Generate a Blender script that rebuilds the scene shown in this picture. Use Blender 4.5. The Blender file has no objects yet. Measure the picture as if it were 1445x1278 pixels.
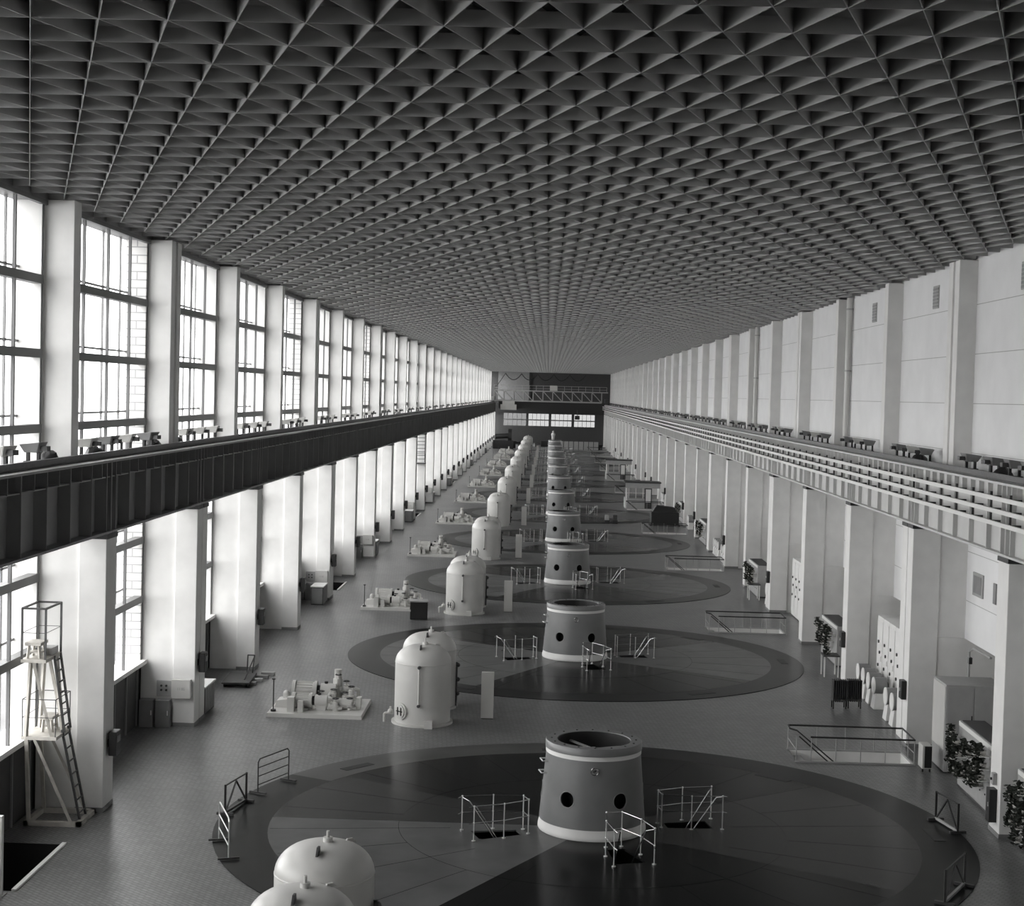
import bpy, math, random
from mathutils import Vector, Matrix
random.seed(7)
PI = math.pi
S = bpy.context.scene
COL = S.collection

# ------------------------------------------------------------------ materials
def mat(name, col, rough=.6, metal=0., var=.0, scale=3., bump=0., spec=.5):
    m = bpy.data.materials.new(name); m.use_nodes = True
    nt = m.node_tree; b = nt.nodes['Principled BSDF']
    c = (col,) * 3 if isinstance(col, (int, float)) else col
    b.inputs['Base Color'].default_value = (*c, 1)
    b.inputs['Roughness'].default_value = rough
    b.inputs['Metallic'].default_value = metal
    b.inputs['Specular IOR Level'].default_value = spec
    if var or bump:
        tc = nt.nodes.new('ShaderNodeTexCoord'); n = nt.nodes.new('ShaderNodeTexNoise')
        n.inputs['Scale'].default_value = scale; n.inputs['Detail'].default_value = 5
        nt.links.new(tc.outputs['Object'], n.inputs['Vector'])
        if var:
            r = nt.nodes.new('ShaderNodeValToRGB')
            r.color_ramp.elements[0].position = .3; r.color_ramp.elements[1].position = .7
            r.color_ramp.elements[0].color = (*[x * (1 - var) for x in c], 1)
            r.color_ramp.elements[1].color = (*[min(1, x * (1 + var)) for x in c], 1)
            nt.links.new(n.outputs['Fac'], r.inputs['Fac'])
            nt.links.new(r.outputs['Color'], b.inputs['Base Color'])
        if bump:
            bp = nt.nodes.new('ShaderNodeBump'); bp.inputs['Strength'].default_value = bump; bp.inputs['Distance'].default_value = .02
            nt.links.new(n.outputs['Fac'], bp.inputs['Height']); nt.links.new(bp.outputs['Normal'], b.inputs['Normal'])
    return m

M = {}
M['white'] = mat('white_paint', (.76, .755, .74), .65, var=.05, scale=1.5)
M['cream'] = mat('cream_enamel', (.57, .565, .545), .32, var=.05, scale=1.2)
M['fin'] = mat('ceiling_sheet', (.41, .41, .405), .4, var=.06, scale=2)
M['void'] = mat('roof_shade_black', (.012, .012, .012), .95)
M['girder_backlit'] = mat('girder_backlit_grey', (.25, .25, .25), .5, var=.12, scale=1)  # one girder grey: backlit left and lit right put into the colour
M['girder_lit'] = mat('girder_lit_grey', (.55, .55, .54), .5, var=.06, scale=1)
M['black'] = mat('black_paint', (.018, .018, .018), .5)
M['iron'] = mat('dark_iron', (.05, .05, .05), .45, var=.3, scale=6)
M['steel'] = mat('bright_steel', (.78, .78, .77), .3, metal=.6)
M['rail'] = mat('polished_tube', (.5, .5, .5), .22, metal=1.)
M['pale_bar'] = mat('pale_bar', (.75, .75, .73), .5)
M['grey'] = mat('grey_enamel', (.36, .36, .355), .5, var=.06)
M['midgrey'] = mat('mid_grey_enamel', (.22, .22, .22), .45, var=.08)
M['housing'] = mat('housing_enamel', (.175, .177, .177), .34, var=.12, scale=1.1)
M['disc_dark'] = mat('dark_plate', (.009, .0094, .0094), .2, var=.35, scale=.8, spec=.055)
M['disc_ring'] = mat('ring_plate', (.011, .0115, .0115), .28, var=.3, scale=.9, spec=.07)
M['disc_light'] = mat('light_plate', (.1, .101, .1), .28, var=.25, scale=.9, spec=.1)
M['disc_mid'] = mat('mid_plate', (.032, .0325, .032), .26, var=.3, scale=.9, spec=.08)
M['frame'] = mat('window_steel', (.16, .16, .16), .5)
M['leaf'] = mat('dark_foliage', (.02, .024, .018), .55, var=.4, scale=9)
M['pot'] = mat('pale_pot', (.5, .49, .46), .7)
M['spandrel'] = mat('dark_spandrel', (.05, .05, .05), .6, var=.2)
M['bright_ground'] = mat('outside_ground', (.8, .8, .8), .9, var=.15, scale=.15)
M['dark_ground'] = mat('light_shaping_ground', (.12, .12, .12), .8, var=.2, scale=.3)
M['wood'] = mat('pale_wood', (.5, .48, .44), .6, var=.15, scale=4)

# floor: small laid tiles
def floor_mat():
    m = mat('tiled_floor', .15, .33, spec=.5)
    nt = m.node_tree; b = nt.nodes['Principled BSDF']
    tc = nt.nodes.new('ShaderNodeTexCoord'); mp = nt.nodes.new('ShaderNodeMapping')
    mp.inputs['Rotation'].default_value = (0, 0, .7)
    br = nt.nodes.new('ShaderNodeTexBrick')
    br.inputs['Color1'].default_value = (.15, .152, .151, 1); br.inputs['Color2'].default_value = (.215, .217, .215, 1)
    br.inputs['Mortar'].default_value = (.075, .075, .075, 1)
    br.inputs['Scale'].default_value = 1; br.inputs['Brick Width'].default_value = .2; br.inputs['Row Height'].default_value = .1
    br.inputs['Mortar Size'].default_value = .012; br.inputs['Bias'].default_value = 0
    n = nt.nodes.new('ShaderNodeTexNoise'); n.inputs['Scale'].default_value = .35; n.inputs['Detail'].default_value = 6
    mx = nt.nodes.new('ShaderNodeMixRGB'); mx.blend_type = 'MULTIPLY'; mx.inputs['Fac'].default_value = .6
    r = nt.nodes.new('ShaderNodeValToRGB'); r.color_ramp.elements[0].position = .3; r.color_ramp.elements[0].color = (.6, .6, .6, 1); r.color_ramp.elements[1].position = .65
    L = nt.links.new
    L(tc.outputs['Object'], mp.inputs['Vector']); L(mp.outputs['Vector'], br.inputs['Vector']); L(tc.outputs['Object'], n.inputs['Vector'])
    L(n.outputs['Fac'], r.inputs['Fac']); L(br.outputs['Color'], mx.inputs['Color1']); L(r.outputs['Color'], mx.inputs['Color2'])
    L(mx.outputs['Color'], b.inputs['Base Color'])
    return m
M['floor'] = floor_mat()

# wall with joints every 1.57 m up the height
def wall_mat():
    m = mat('panel_wall', .8, .7, var=.04, scale=.8)
    nt = m.node_tree; b = nt.nodes['Principled BSDF']; L = nt.links.new
    ramp = [n for n in nt.nodes if n.type == 'VALTORGB'][0]
    tc = [n for n in nt.nodes if n.type == 'TEX_COORD'][0]
    sx = nt.nodes.new('ShaderNodeSeparateXYZ'); L(tc.outputs['Object'], sx.inputs[0])
    a = nt.nodes.new('ShaderNodeMath'); a.operation = 'ADD'; a.inputs[1].default_value = 1.57 * 20 - 11.045; L(sx.outputs['Z'], a.inputs[0])
    d = nt.nodes.new('ShaderNodeMath'); d.operation = 'MODULO'; d.inputs[1].default_value = 1.57; L(a.outputs[0], d.inputs[0])
    c = nt.nodes.new('ShaderNodeMath'); c.operation = 'LESS_THAN'; c.inputs[1].default_value = .022; L(d.outputs[0], c.inputs[0])
    mx = nt.nodes.new('ShaderNodeMixRGB'); L(c.outputs[0], mx.inputs['Fac']); L(ramp.outputs['Color'], mx.inputs['Color1'])
    mx.inputs['Color2'].default_value = (.42, .42, .41, 1); L(mx.outputs['Color'], b.inputs['Base Color'])
    return m
M['wall'] = wall_mat()

def brick_mat():
    m = mat('white_brick', .75, .8); nt = m.node_tree; b = nt.nodes['Principled BSDF']; L = nt.links.new
    tc = nt.nodes.new('ShaderNodeTexCoord'); sx = nt.nodes.new('ShaderNodeSeparateXYZ'); cx = nt.nodes.new('ShaderNodeCombineXYZ')
    L(tc.outputs['Object'], sx.inputs[0]); L(sx.outputs['X'], cx.inputs['X']); L(sx.outputs['Z'], cx.inputs['Y'])
    br = nt.nodes.new('ShaderNodeTexBrick'); br.inputs['Color1'].default_value = (.78, .77, .75, 1); br.inputs['Color2'].default_value = (.72, .71, .7, 1)
    br.inputs['Mortar'].default_value = (.4, .4, .4, 1); br.inputs['Scale'].default_value = 1; br.inputs['Brick Width'].default_value = 1.2; br.inputs['Row Height'].default_value = .26
    br.inputs['Mortar Size'].default_value = .02
    L(cx.outputs[0], br.inputs['Vector']); L(br.outputs['Color'], b.inputs['Base Color'])
    return m
M['brick'] = brick_mat()

def glass_mat(t=.92):
    m = bpy.data.materials.new('window_glass'); m.use_nodes = True; nt = m.node_tree
    for n in list(nt.nodes): nt.nodes.remove(n)
    o = nt.nodes.new('ShaderNodeOutputMaterial'); tr = nt.nodes.new('ShaderNodeBsdfTransparent'); gl = nt.nodes.new('ShaderNodeBsdfGlossy')
    tr.inputs['Color'].default_value = (t, t, t, 1); gl.inputs['Roughness'].default_value = .05
    mx = nt.nodes.new('ShaderNodeMixShader'); mx.inputs['Fac'].default_value = .06
    nt.links.new(tr.outputs[0], mx.inputs[1]); nt.links.new(gl.outputs[0], mx.inputs[2]); nt.links.new(mx.outputs[0], o.inputs['Surface'])
    return m
M['glass'] = glass_mat(); M['dim_glass'] = glass_mat(.1); M['dimmed_glass'] = glass_mat(.05)  # end-wall panes tinted to imitate dim light behind them

# ------------------------------------------------------------------ mesh helper
class B:
    def __init__(s): s.v = []; s.f = []; s.sm = []
    def add(s, vs, fs, sm=False):
        o = len(s.v); s.v += [tuple(v) for v in vs]
        for f in fs: s.f.append(tuple(i + o for i in f)); s.sm.append(sm)
        return s
    def box(s, x0, y0, z0, x1, y1, z1):
        v = [(x0, y0, z0), (x1, y0, z0), (x1, y1, z0), (x0, y1, z0), (x0, y0, z1), (x1, y0, z1), (x1, y1, z1), (x0, y1, z1)]
        return s.add(v, [(3, 2, 1, 0), (4, 5, 6, 7), (0, 1, 5, 4), (1, 2, 6, 5), (2, 3, 7, 6), (3, 0, 4, 7)])
    def cbox(s, cx, cy, cz, sx, sy, sz): return s.box(cx - sx / 2, cy - sy / 2, cz - sz / 2, cx + sx / 2, cy + sy / 2, cz + sz / 2)
    def hexa(s, bot, top):  # two quads, counter-clockwise from above
        return s.add(list(bot) + list(top), [(3, 2, 1, 0), (4, 5, 6, 7), (0, 1, 5, 4), (1, 2, 6, 5), (2, 3, 7, 6), (3, 0, 4, 7)])
    def bar(s, p, q, w, h=None):
        h = h or w; p = Vector(p); q = Vector(q); d = (q - p).normalized()
        a = d.cross(Vector((0, 0, 1)))
        if a.length < 1e-3: a = Vector((1, 0, 0))
        a.normalize(); b = a.cross(d).normalized(); a *= w / 2; b *= h / 2
        v = [p - a - b, p + a - b, p + a + b, p - a + b, q - a - b, q + a - b, q + a + b, q - a + b]
        return s.add(v, [(3, 2, 1, 0), (4, 5, 6, 7), (0, 1, 5, 4), (1, 2, 6, 5), (2, 3, 7, 6), (3, 0, 4, 7)])
    def tube(s, p, q, r, n=8, r2=None, cap=True):
        p = Vector(p); q = Vector(q); r2 = r if r2 is None else r2; d = (q - p).normalized()
        a = d.orthogonal().normalized(); b = d.cross(a)
        v = []
        for c, rr in ((p, r), (q, r2)):
            for i in range(n):
                t = 2 * PI * i / n; v.append(c + (a * math.cos(t) + b * math.sin(t)) * rr)
        s.add(v, [(i, (i + 1) % n, n + (i + 1) % n, n + i) for i in range(n)], True)
        if cap:
            s.add(v[:n], [tuple(range(n))[::-1]]); s.add(v[n:], [tuple(range(n))])
        return s
    def path(s, pts, r, n=6):
        for a, b in zip(pts[:-1], pts[1:]): s.tube(a, b, r, n)
        for p in pts[1:-1]: s.ball(p, r, 6, 4)
        return s
    def ball(s, c, r, n=10, m=6, sz=1.):
        c = Vector(c); v = [c + Vector((0, 0, -r * sz))]
        for j in range(1, m):
            ph = -PI / 2 + PI * j / m
            for i in range(n):
                t = 2 * PI * i / n; v.append(c + Vector((r * math.cos(ph) * math.cos(t), r * math.cos(ph) * math.sin(t), r * sz * math.sin(ph))))
        v.append(c + Vector((0, 0, r * sz))); e = len(v) - 1; f = []
        for i in range(n): f.append((0, 1 + (i + 1) % n, 1 + i)); f.append((e, e - n + i, e - n + (i + 1) % n))
        for j in range(m - 2):
            for i in range(n):
                a = 1 + j * n + i; b = 1 + j * n + (i + 1) % n; f.append((a, b, b + n, a + n))
        return s.add(v, f, True)
    def lathe(s, prof, n=48, c=(0, 0, 0), closed=False, sm=True, a0=0, a1=None):
        full = a1 is None; a1 = 2 * PI if full else a1; k = n if full else n + 1
        v = []
        for i in range(k):
            t = a0 + (a1 - a0) * i / n
            for r, z in prof: v.append((c[0] + r * math.cos(t), c[1] + r * math.sin(t), c[2] + z))
        m = len(prof); f = []
        for i in range(n):
            j = (i + 1) % k
            for q in range(m if closed else m - 1):
                w = (q + 1) % m; f.append((i * m + q, j * m + q, j * m + w, i * m + w))
        s.add(v, f, sm)
        if closed and not full:
            s.add(v[:m], [tuple(range(m))]); s.add(v[-m:], [tuple(range(m))[::-1]])
        return s
    def prism(s, pts, z0, z1):
        n = len(pts); v = [(x, y, z0) for x, y in pts] + [(x, y, z1) for x, y in pts]
        return s.add(v, [tuple(range(n))[::-1], tuple(range(n, 2 * n))] + [(i, (i + 1) % n, n + (i + 1) % n, n + i) for i in range(n)])
    def mesh(s, name, m):
        me = bpy.data.meshes.new(name); me.from_pydata(s.v, [], s.f)
        me.polygons.foreach_set('use_smooth', s.sm); me.materials.append(m); me.update()
        return me
    def build(s, name, m, parent=None, bevel=0, sharp=True):
        me = s.mesh(name, m); o = bpy.data.objects.new(name, me); COL.objects.link(o)
        if any(s.sm) and sharp: me.set_sharp_from_angle(angle=.7)
        if parent: o.parent = parent
        if bevel:
            b = o.modifiers.new('bevel', 'BEVEL'); b.width = bevel; b.segments = 2; b.limit_method = 'ANGLE'
        return o

def bake(o):  # apply an object's modifiers to its own mesh data
    dg = bpy.context.evaluated_depsgraph_get(); dg.update()
    me = bpy.data.meshes.new_from_object(o.evaluated_get(dg)); o.modifiers.clear(); o.data = me
    return o
def cut(o, tools):
    for b in tools:
        t = b.build('cutter', M['black']); md = o.modifiers.new('cut', 'BOOLEAN'); md.object = t; md.operation = 'DIFFERENCE'; md.solver = 'EXACT'
        bake(o); bpy.data.objects.remove(t)
    return o

def tag(o, label, cat, group=None):
    o['label'] = label; o['category'] = cat
    if group: o['group'] = group
    return o
def T(name, label, cat, loc=(0, 0, 0), rz=0, group=None):
    o = bpy.data.objects.new(name, None); COL.objects.link(o); o.empty_display_size = .2
    o.location = loc; o.rotation_euler = (0, 0, rz)
    return tag(o, label, cat, group)
def struct(o, label=None):
    o['kind'] = 'structure'
    if label: o['label'] = label
    return o
def dup(root, loc, rz=None, label=None, group=None):
    def rec(o, p):
        c = o.copy(); COL.objects.link(c)
        if p: c.parent = p
        for ch in o.children: rec(ch, c)
        return c
    r = rec(root, None); r.location = loc
    if rz is not None: r.rotation_euler = (0, 0, rz)
    if label: r['label'] = label
    if group: r['group'] = group
    return r
UNIT = 'zeroth first second third fourth fifth sixth seventh eighth ninth tenth eleventh twelfth thirteenth fourteenth fifteenth sixteenth seventeenth eighteenth nineteenth'.split()
def nth(n):
    if n < 20: return UNIT[n]
    t, u = divmod(n, 10); tens = {2: 'twent', 3: 'thirt', 4: 'fort', 5: 'fift'}[t]
    return tens + ('ieth' if u == 0 else 'y-' + UNIT[u])

# ------------------------------------------------------------------ layout numbers (metres)
CP = 10.325; LY0, RY0 = 39.35, 39.58; HZ = 15.6
KS = list(range(-4, 29)); YB, YE = -8., 338.
GX, GY, GP, NG = 1.38, 39.38, 25.89, 11
LDBL = {1, 4, 7, 12, 17, 22, 27}; RDBL = {1, 4, 7, 12, 17, 22, 27}
def ncol(k): return nth(k + 2) if k >= -1 else None    # counted from the nearest visible one
def far(y0, k, dbl): return y0 + CP * k + (1.48 if k in dbl else .92)

# ------------------------------------------------------------------ setting
HATCH = [(7.87, 47.4 + GP * n, 11.37, 49.0 + GP * n) for n in range(NG)]
PITS = [(-12.75, 33.0 + 51.7 * n, -11.28, 36.5 + 51.7 * n) for n in range(5)]
WELLS = [(GX - 3.6, GY + GP * n - 3.6, GX + 3.6, GY + GP * n + 3.6) for n in range(NG)]
def floor_with_holes():
    b = B(); x0, x1 = -13.3, 16.2
    rects = HATCH + PITS + WELLS
    ys = sorted({YB, YE + 6} | {r[1] for r in rects} | {r[3] for r in rects})
    for a, c in zip(ys[:-1], ys[1:]):
        cut_ = sorted((r[0], r[2]) for r in rects if r[1] < (a + c) / 2 < r[3])
        x = x0
        for p, q in cut_ + [(x1, x1)]:
            if p > x: b.add([(x, a, 0), (p, a, 0), (p, c, 0), (x, c, 0)], [(0, 1, 2, 3)])
            x = q
    return b
struct(floor_with_holes().build('floor', M['floor']), 'grey tiled hall floor with sheen')

# ceiling: roof slab above blackened to deepen the shade, hanging lattice of thin sheet fins in triangular cells
cw, cr, fd, ft = .88, 1.312, .21, .012
def ceiling():
    fins = B(); j0, j1 = -21, int((YE - 19.91) / cr) + 1
    xmin, xmax = -12.85, 13.45
    def fin(p, q, h=.5):
        fins.bar((p[0], p[1], HZ + .02 + h / 2), (q[0], q[1], HZ + .02 + h / 2), ft, h)
    for j in range(j0, j1):
        y = 19.91 + cr * j; off = .31 + (cw / 2 if j % 2 else 0)
        i0 = math.ceil((xmin - off) / cw); i1 = math.floor((xmax - off) / cw)
        fin((xmin, y), (xmax, y), fd)
        for i in range(i0, i1 + 1):
            x = off + cw * i
            for sg in (-1, 1):
                if j + 1 < j1 and xmin <= x + sg * cw / 2 <= xmax: fin((x, y), (x + sg * cw / 2, y + cr))
            if y < 75: fins.box(x - .03, y - .03, HZ + .04, x + .03, y + .03, HZ + .5)
    c = B().box(-14.2, YB - .3, HZ + .62, 14.2, YE + .3, HZ + .8).build('ceiling', M['void'])
    struct(c, 'suspended ceiling of triangular sheet-metal coffers')
    fins.build('fin_lattice', M['fin'], c)
ceiling()

# left wall below the windows, head beam, brick reveals
YW = LY0 - 2.55 * CP  # nearer than this the unseen wall is solid, added to cut daylight
w = struct(B().box(-13.6, YW, -.2, -12.98, YE, 2.0).box(-13.6, YB, -.2, -12.93, YW, HZ + .7).build('wall_left', M['spandrel']), 'dark dado under the tall windows')
hd = B().box(-13.65, YW, 15.56, -12.86, YE, HZ + .7).build('head_beam', M['midgrey'], w)
B().box(-12.95, YB, 15.46, -12.82, YE, 15.58).build('head_trim', M['frame'], w)
struct(B().box(-13.6, YB, 2.0, -12.72, YE, 2.13).build('trim_1', M['white']), 'white window sill ledge')
# right wall: upper panels, alcove ceilings and backs below
w = struct(B().box(13.5, YB, 3.55, 13.9, YE, HZ + .7).build('wall_right', M['wall']), 'pale panelled wall opposite the windows')
B().box(13.9, YB, 3.55, 16.4, YE, 3.8).build('alcove_ceiling', M['white'], w)
B().box(16.2, YB, -.2, 16.5, YE, 3.6).build('alcove_back', M['white'], w)
struct(B().box(-14, YB - .4, -.2, 16.5, YB, HZ + .8).build('wall_back', M['white']))
# far wall with openings for three windows and one wide pale window
wf = B(); wy0, wy1 = YE, YE + .5
xs = [-14, -9.7, -4.75, -4.3, .15, .63, 5.1, 5.6, 10.1, 14]
for i, (a, c) in enumerate(zip(xs[:-1], xs[1:])):
    if i % 2 == 0: wf.box(a, wy0, 0, c, wy1, 6.8)
    else: wf.box(a, wy0, 0, c, wy1, 4.0)
wf.box(-14, wy0, 6.8, 14, wy1, HZ + .8)
wf = struct(wf.build('wall_far', M['iron']), 'dark end wall of the hall')
B().box(-11.0, wy0 - .25, 9.6, -4.3, wy0, HZ + .3).build('pale_panel', M['midgrey'], wf)
B().box(-4.3, wy0 - .35, 9.6, -3.9, wy0, HZ + .3).build('door_post', M['black'], wf)
B().box(-12.9, wy0 - 1.2, 6.8, 13.4, wy0, 9.3).build('lintel', M['black'], wf)

# windows of the left side: inner and outer steel glazing, one window per bay
wcount = 0
def make_window(y0, y1, lab):
    global wcount; wcount += 1
    L_ = y1 - y0
    f = B(); zs = [4.1, 6.0, 7.9, 9.8, 11.7, 13.57]
    for z in zs: f.box(-13.12, y0, z - .11, -12.86, y1, z + .11)
    n = 4
    for i in range(n + 1):
        y = y0 + L_ * (i + (.14 if 0 < i < n else 0)) / n; f.box(-12.96, y - .04, 2.1, -12.88, y + .04, 15.56)
    o = struct(f.build('window_%d' % wcount, M['frame']), lab)
    g = B()
    for z in zs: g.box(-13.52, y0 - .2, z + .28, -13.46, y1 + .2, z + .34)
    for i in range(5):
        y = y0 + L_ * (i + .45) / 5; g.box(-13.52, y - .035, 2.1, -13.46, y + .035, 15.56)
    g.build('outer_frame', M['midgrey'], o)
    B().add([(-13.5, y0 - .3, 2.1), (-13.5, y1 + .3, 2.1), (-13.5, y1 + .3, 15.56), (-13.5, y0 - .3, 15.56)], [(0, 1, 2, 3)]).build('glass', M['glass'], o)
    return o
for k in KS[1:-1]:
    make_window(max(YW, far(LY0, k, LDBL)), LY0 + CP * (k + 1), ('tall steel window beyond the %s column' % ncol(k)) if k >= -1 else None)
for k in KS[2:]:
    d = .14 if k in LDBL else .08
    B().box(-13.55, LY0 + CP * k - d, 2.1, -12.9, far(LY0, k, LDBL) + d, 15.56).build('brick_pier' if k in LDBL else 'window_reveal', M['brick' if k in LDBL else 'white'], bpy.data.objects['wall_left'])
b = B()
y = YW
while y < YE: b.box(-12.98, y, 0, -12.93, y + .06, 2.0); y += 1.3
b.build('dado_batten', M['midgrey'], bpy.data.objects['wall_left'])
# windows in the far wall
for i, (a, c) in enumerate([(-4.3, .15), (.63, 5.1), (5.6, 10.1), (-9.7, -4.75)]):
    wcount += 1; f = B()
    f.box(a, YE, 5.25, c, YE + .2, 5.5); f.box(a, YE, 4.0, c, YE + .2, 4.1); f.box(a, YE, 6.72, c, YE + .2, 6.8)
    for q in range(6): x = a + (c - a) * q / 5; f.box(x - .04, YE + .05, 4.0, x + .04, YE + .15, 6.8)
    o = struct(f.build('window_%d' % wcount, M['frame']), 'steel window in the dark end wall, %s from its centre' % nth(i + 1))
    B().add([(a, YE + .3, 4.0), (c, YE + .3, 4.0), (c, YE + .3, 6.8), (a, YE + .3, 6.8)], [(0, 1, 2, 3)]).build('glass', M['dim_glass' if i < 3 else 'dimmed_glass'], o)
# ground outside: near part darkened, far part brightened to shape ceiling light
struct(B().add([(-400, -200, -4), (-60, -200, -4), (-60, 700, -4), (-400, 700, -4)], [(0, 1, 2, 3)]).add([(-400, -200, -4), (-400, 700, -4), (-480, 700, 14), (-480, -200, 14)], [(0, 1, 2, 3)]).build('ground', M['bright_ground']), 'far ground outside, brightened to throw low light on the ceiling')
struct(B().add([(-60, -200, -4.02), (-14.5, -200, -4.02), (-14.5, 700, -4.02), (-60, 700, -4.02)], [(0, 1, 2, 3)]).add([(-14.5, 360, -4.02), (60, 360, -4.02), (60, 700, -4.02), (-14.5, 700, -4.02)], [(0, 1, 2, 3)]).build('ground', M['dark_ground']), 'near ground outside, darkened to hold light off the ceiling')

# ------------------------------------------------------------------ columns
def col_left(dbl):
    r = T('column', '', 'column')
    segs = [(0, .92)] if not dbl else [(0, .70), (.78, 1.48)]
    lo, up, ca = B(), B(), B()
    for a, c in segs:
        lo.box(-11.85, a, 0, -11.15, c, 7.02); ca.box(-11.86, a - .01, 7.02, -11.12, c + .02, 7.14)
        up.box(-12.93, a + .1, 0, -11.85, c - .05, 7.02)
        if dbl: up.box(-12.93, a + .08, 7.02, -12.14, c - .1, HZ)
        else: up.box(-12.93, .15, 7.02, -12.14, .75, HZ)
    if dbl: up.box(-12.93, .60, 0, -12.3, .90, HZ)
    lo.build('crane_post', M['white'], r, .015); up.build('shaft', M['white'], r, .015); ca.build('bearing_plate', M['black'], r)
    bb = B()
    for a, c in segs: bb.box(-11.86, a - .012, 0, -11.138, c + .012, .12)
    bb.build('skirting', M['midgrey'], r)
    return r
def col_right(dbl):
    r = T('column', '', 'column')
    segs = [(0, .92)] if not dbl else [(0, .70), (.78, 1.48)]
    lo, up, ca = B(), B(), B()
    for a, c in segs:
        lo.box(11.74, a, 0, 12.62, c, 7.02); ca.box(11.71, a - .02, 7.02, 12.62, c + .01, 7.14)
        up.box(12.62, a + .06, 0, 16.2, c - .04, 3.56)
        up.box(12.62, a + .06, 3.56, 13.52, c - .04, 7.02)
        if dbl: up.box(12.92, a + .08, 7.02, 13.52, c - .08, HZ)
        else: up.box(12.92, .15, 7.02, 13.52, .76, HZ)
    if dbl: up.box(13.0, .60, 0, 13.52, .90, HZ)
    lo.build('crane_post', M['white'], r, .015); up.build('shaft', M['white'], r, .015); ca.build('bearing_plate', M['black'], r)
    bb = B()
    for a, c in segs: bb.box(11.728, a - .012, 0, 12.62, c + .012, .12)
    bb.build('skirting', M['midgrey'], r)
    return r
PL = {d: col_left(d) for d in (0, 1)}; PR = {d: col_right(d) for d in (0, 1)}
usedc = set()
for k in KS:
    for side, P_, y0, dd, nm in (('L', PL, LY0, LDBL, 'window side'), ('R', PR, RY0, RDBL, 'blank-wall side')):
        d = 1 if k in dd else 0
        lab = ('%swhite concrete column on the %s, %s from the near end' % ('twin ' if d else '', nm, ncol(k))) if k >= -1 else 'white concrete column on the %s behind the viewpoint' % nm
        if (side, d) in usedc: o = dup(P_[d], (0, y0 + CP * k, 0), 0, lab)
        else: o = P_[d]; o.location = (0, y0 + CP * k, 0); o['label'] = lab; usedc.add((side, d))
        o['group'] = 'columns along the %s' % nm; o['kind'] = 'structure'

# ------------------------------------------------------------------ crane girders, rails, ledges
def girder(s):  # s=-1 left, 1 right; origin at column, runs +Y one bay
    m = M['girder_backlit'] if s < 0 else M['girder_lit']
    r = T('crane_girder', '', 'crane girder')
    X = (lambda x: -11.5 - x) if s < 0 else (lambda x: 11.90 + x)   # x grows towards the wall
    fw = .36 if s < 0 else .19; rw = .33 if s < 0 else .15
    def bx(b, x0, y0, z0, x1, y1, z1):
        a, c = sorted((X(x0), X(x1))); b.box(a, y0, z0, c, y1, z1)
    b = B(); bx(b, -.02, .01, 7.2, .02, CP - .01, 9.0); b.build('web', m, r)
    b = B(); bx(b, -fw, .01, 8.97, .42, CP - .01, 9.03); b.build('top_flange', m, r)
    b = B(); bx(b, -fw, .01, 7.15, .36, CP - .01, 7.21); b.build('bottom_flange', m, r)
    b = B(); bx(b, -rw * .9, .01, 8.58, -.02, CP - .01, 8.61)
    b.build('web_ledge', m, r)
    n = 6; st = CP / n; b = B()
    for i in range(n + 1):
        y = min(max(st * i, .03), CP - .03); bx(b, -rw, y - .015, 7.21, .3, y + .015, 8.97)
    for i in range(n):
        y = st * (i + .5); bx(b, -rw, y - .012, 8.6, 0, y + .012, 8.97)
    for y in (.42, CP - .42): bx(b, -rw, y - .02, 7.21, .3, y + .02, 8.97)
    b.build('stiffener_ribs', m, r)
    if s > 0:
        br = None
        for i in range(n):
            y = st * (i + .5); b = B()
            bx(b, -.33, y - .035, 7.95, -.27, y + .035, 8.78)
            for z in (8.0, 8.32, 8.64): bx(b, -.30, y - .03, z - .03, -.02, y + .03, z + .03); bx(b, -.365, y - .05, z - .02, -.27, y + .05, z + .02)
            b.build('bar_bracket', M['iron'], r)
    return r
GL, GR = girder(-1), girder(1)
for k in KS[:-1]:
    for s, g, y0, nm in ((-1, GL, LY0, 'window side'), (1, GR, RY0, 'blank-wall side')):
        d = .75 if k in (LDBL if s < 0 else RDBL) else .46
        lab = 'crane girder bay on the %s beyond the %s column' % (nm, ncol(k)) if k >= -1 else 'crane girder bay on the %s behind the viewpoint' % nm
        o = g if k == KS[0] else dup(g, (0, 0, 0), 0)
        o.location = (0, y0 + CP * k + .46, 0); o['label'] = lab; o['group'] = 'crane girders of the %s' % nm
for x, nm in ((-11.5, 'window side'), (11.95, 'blank-wall side')):
    b = B().box(x - .06, YB, 9.03, x + .06, YE - 8, 9.06).box(x - .015, YB, 9.06, x + .015, YE - 8, 9.16).box(x - .04, YB, 9.15, x + .04, YE - 8, 9.21)
    tag(b.build('crane_rail', M['iron']), 'long crane rail on top of the %s girder' % nm, 'rail')
for i, z in enumerate((8.0, 8.32, 8.64)):
    tag(B().box(11.46, YB, z - .055, 11.52, YE - 6, z + .055).build('conductor_bar', M['pale_bar']), '%s pale conductor bar along the blank-wall girder' % ('lowest', 'middle', 'topmost')[i], 'conductor bar')
struct(B().box(-12.95, YB, 8.9, -11.9, YE, 9.0).build('trim_2', M['grey']), 'ledge behind the window-side crane girder')
struct(B().box(12.48, YB, 8.9, 13.55, YE, 9.0).build('trim_3', M['grey']), 'ledge behind the blank-wall crane girder')

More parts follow.
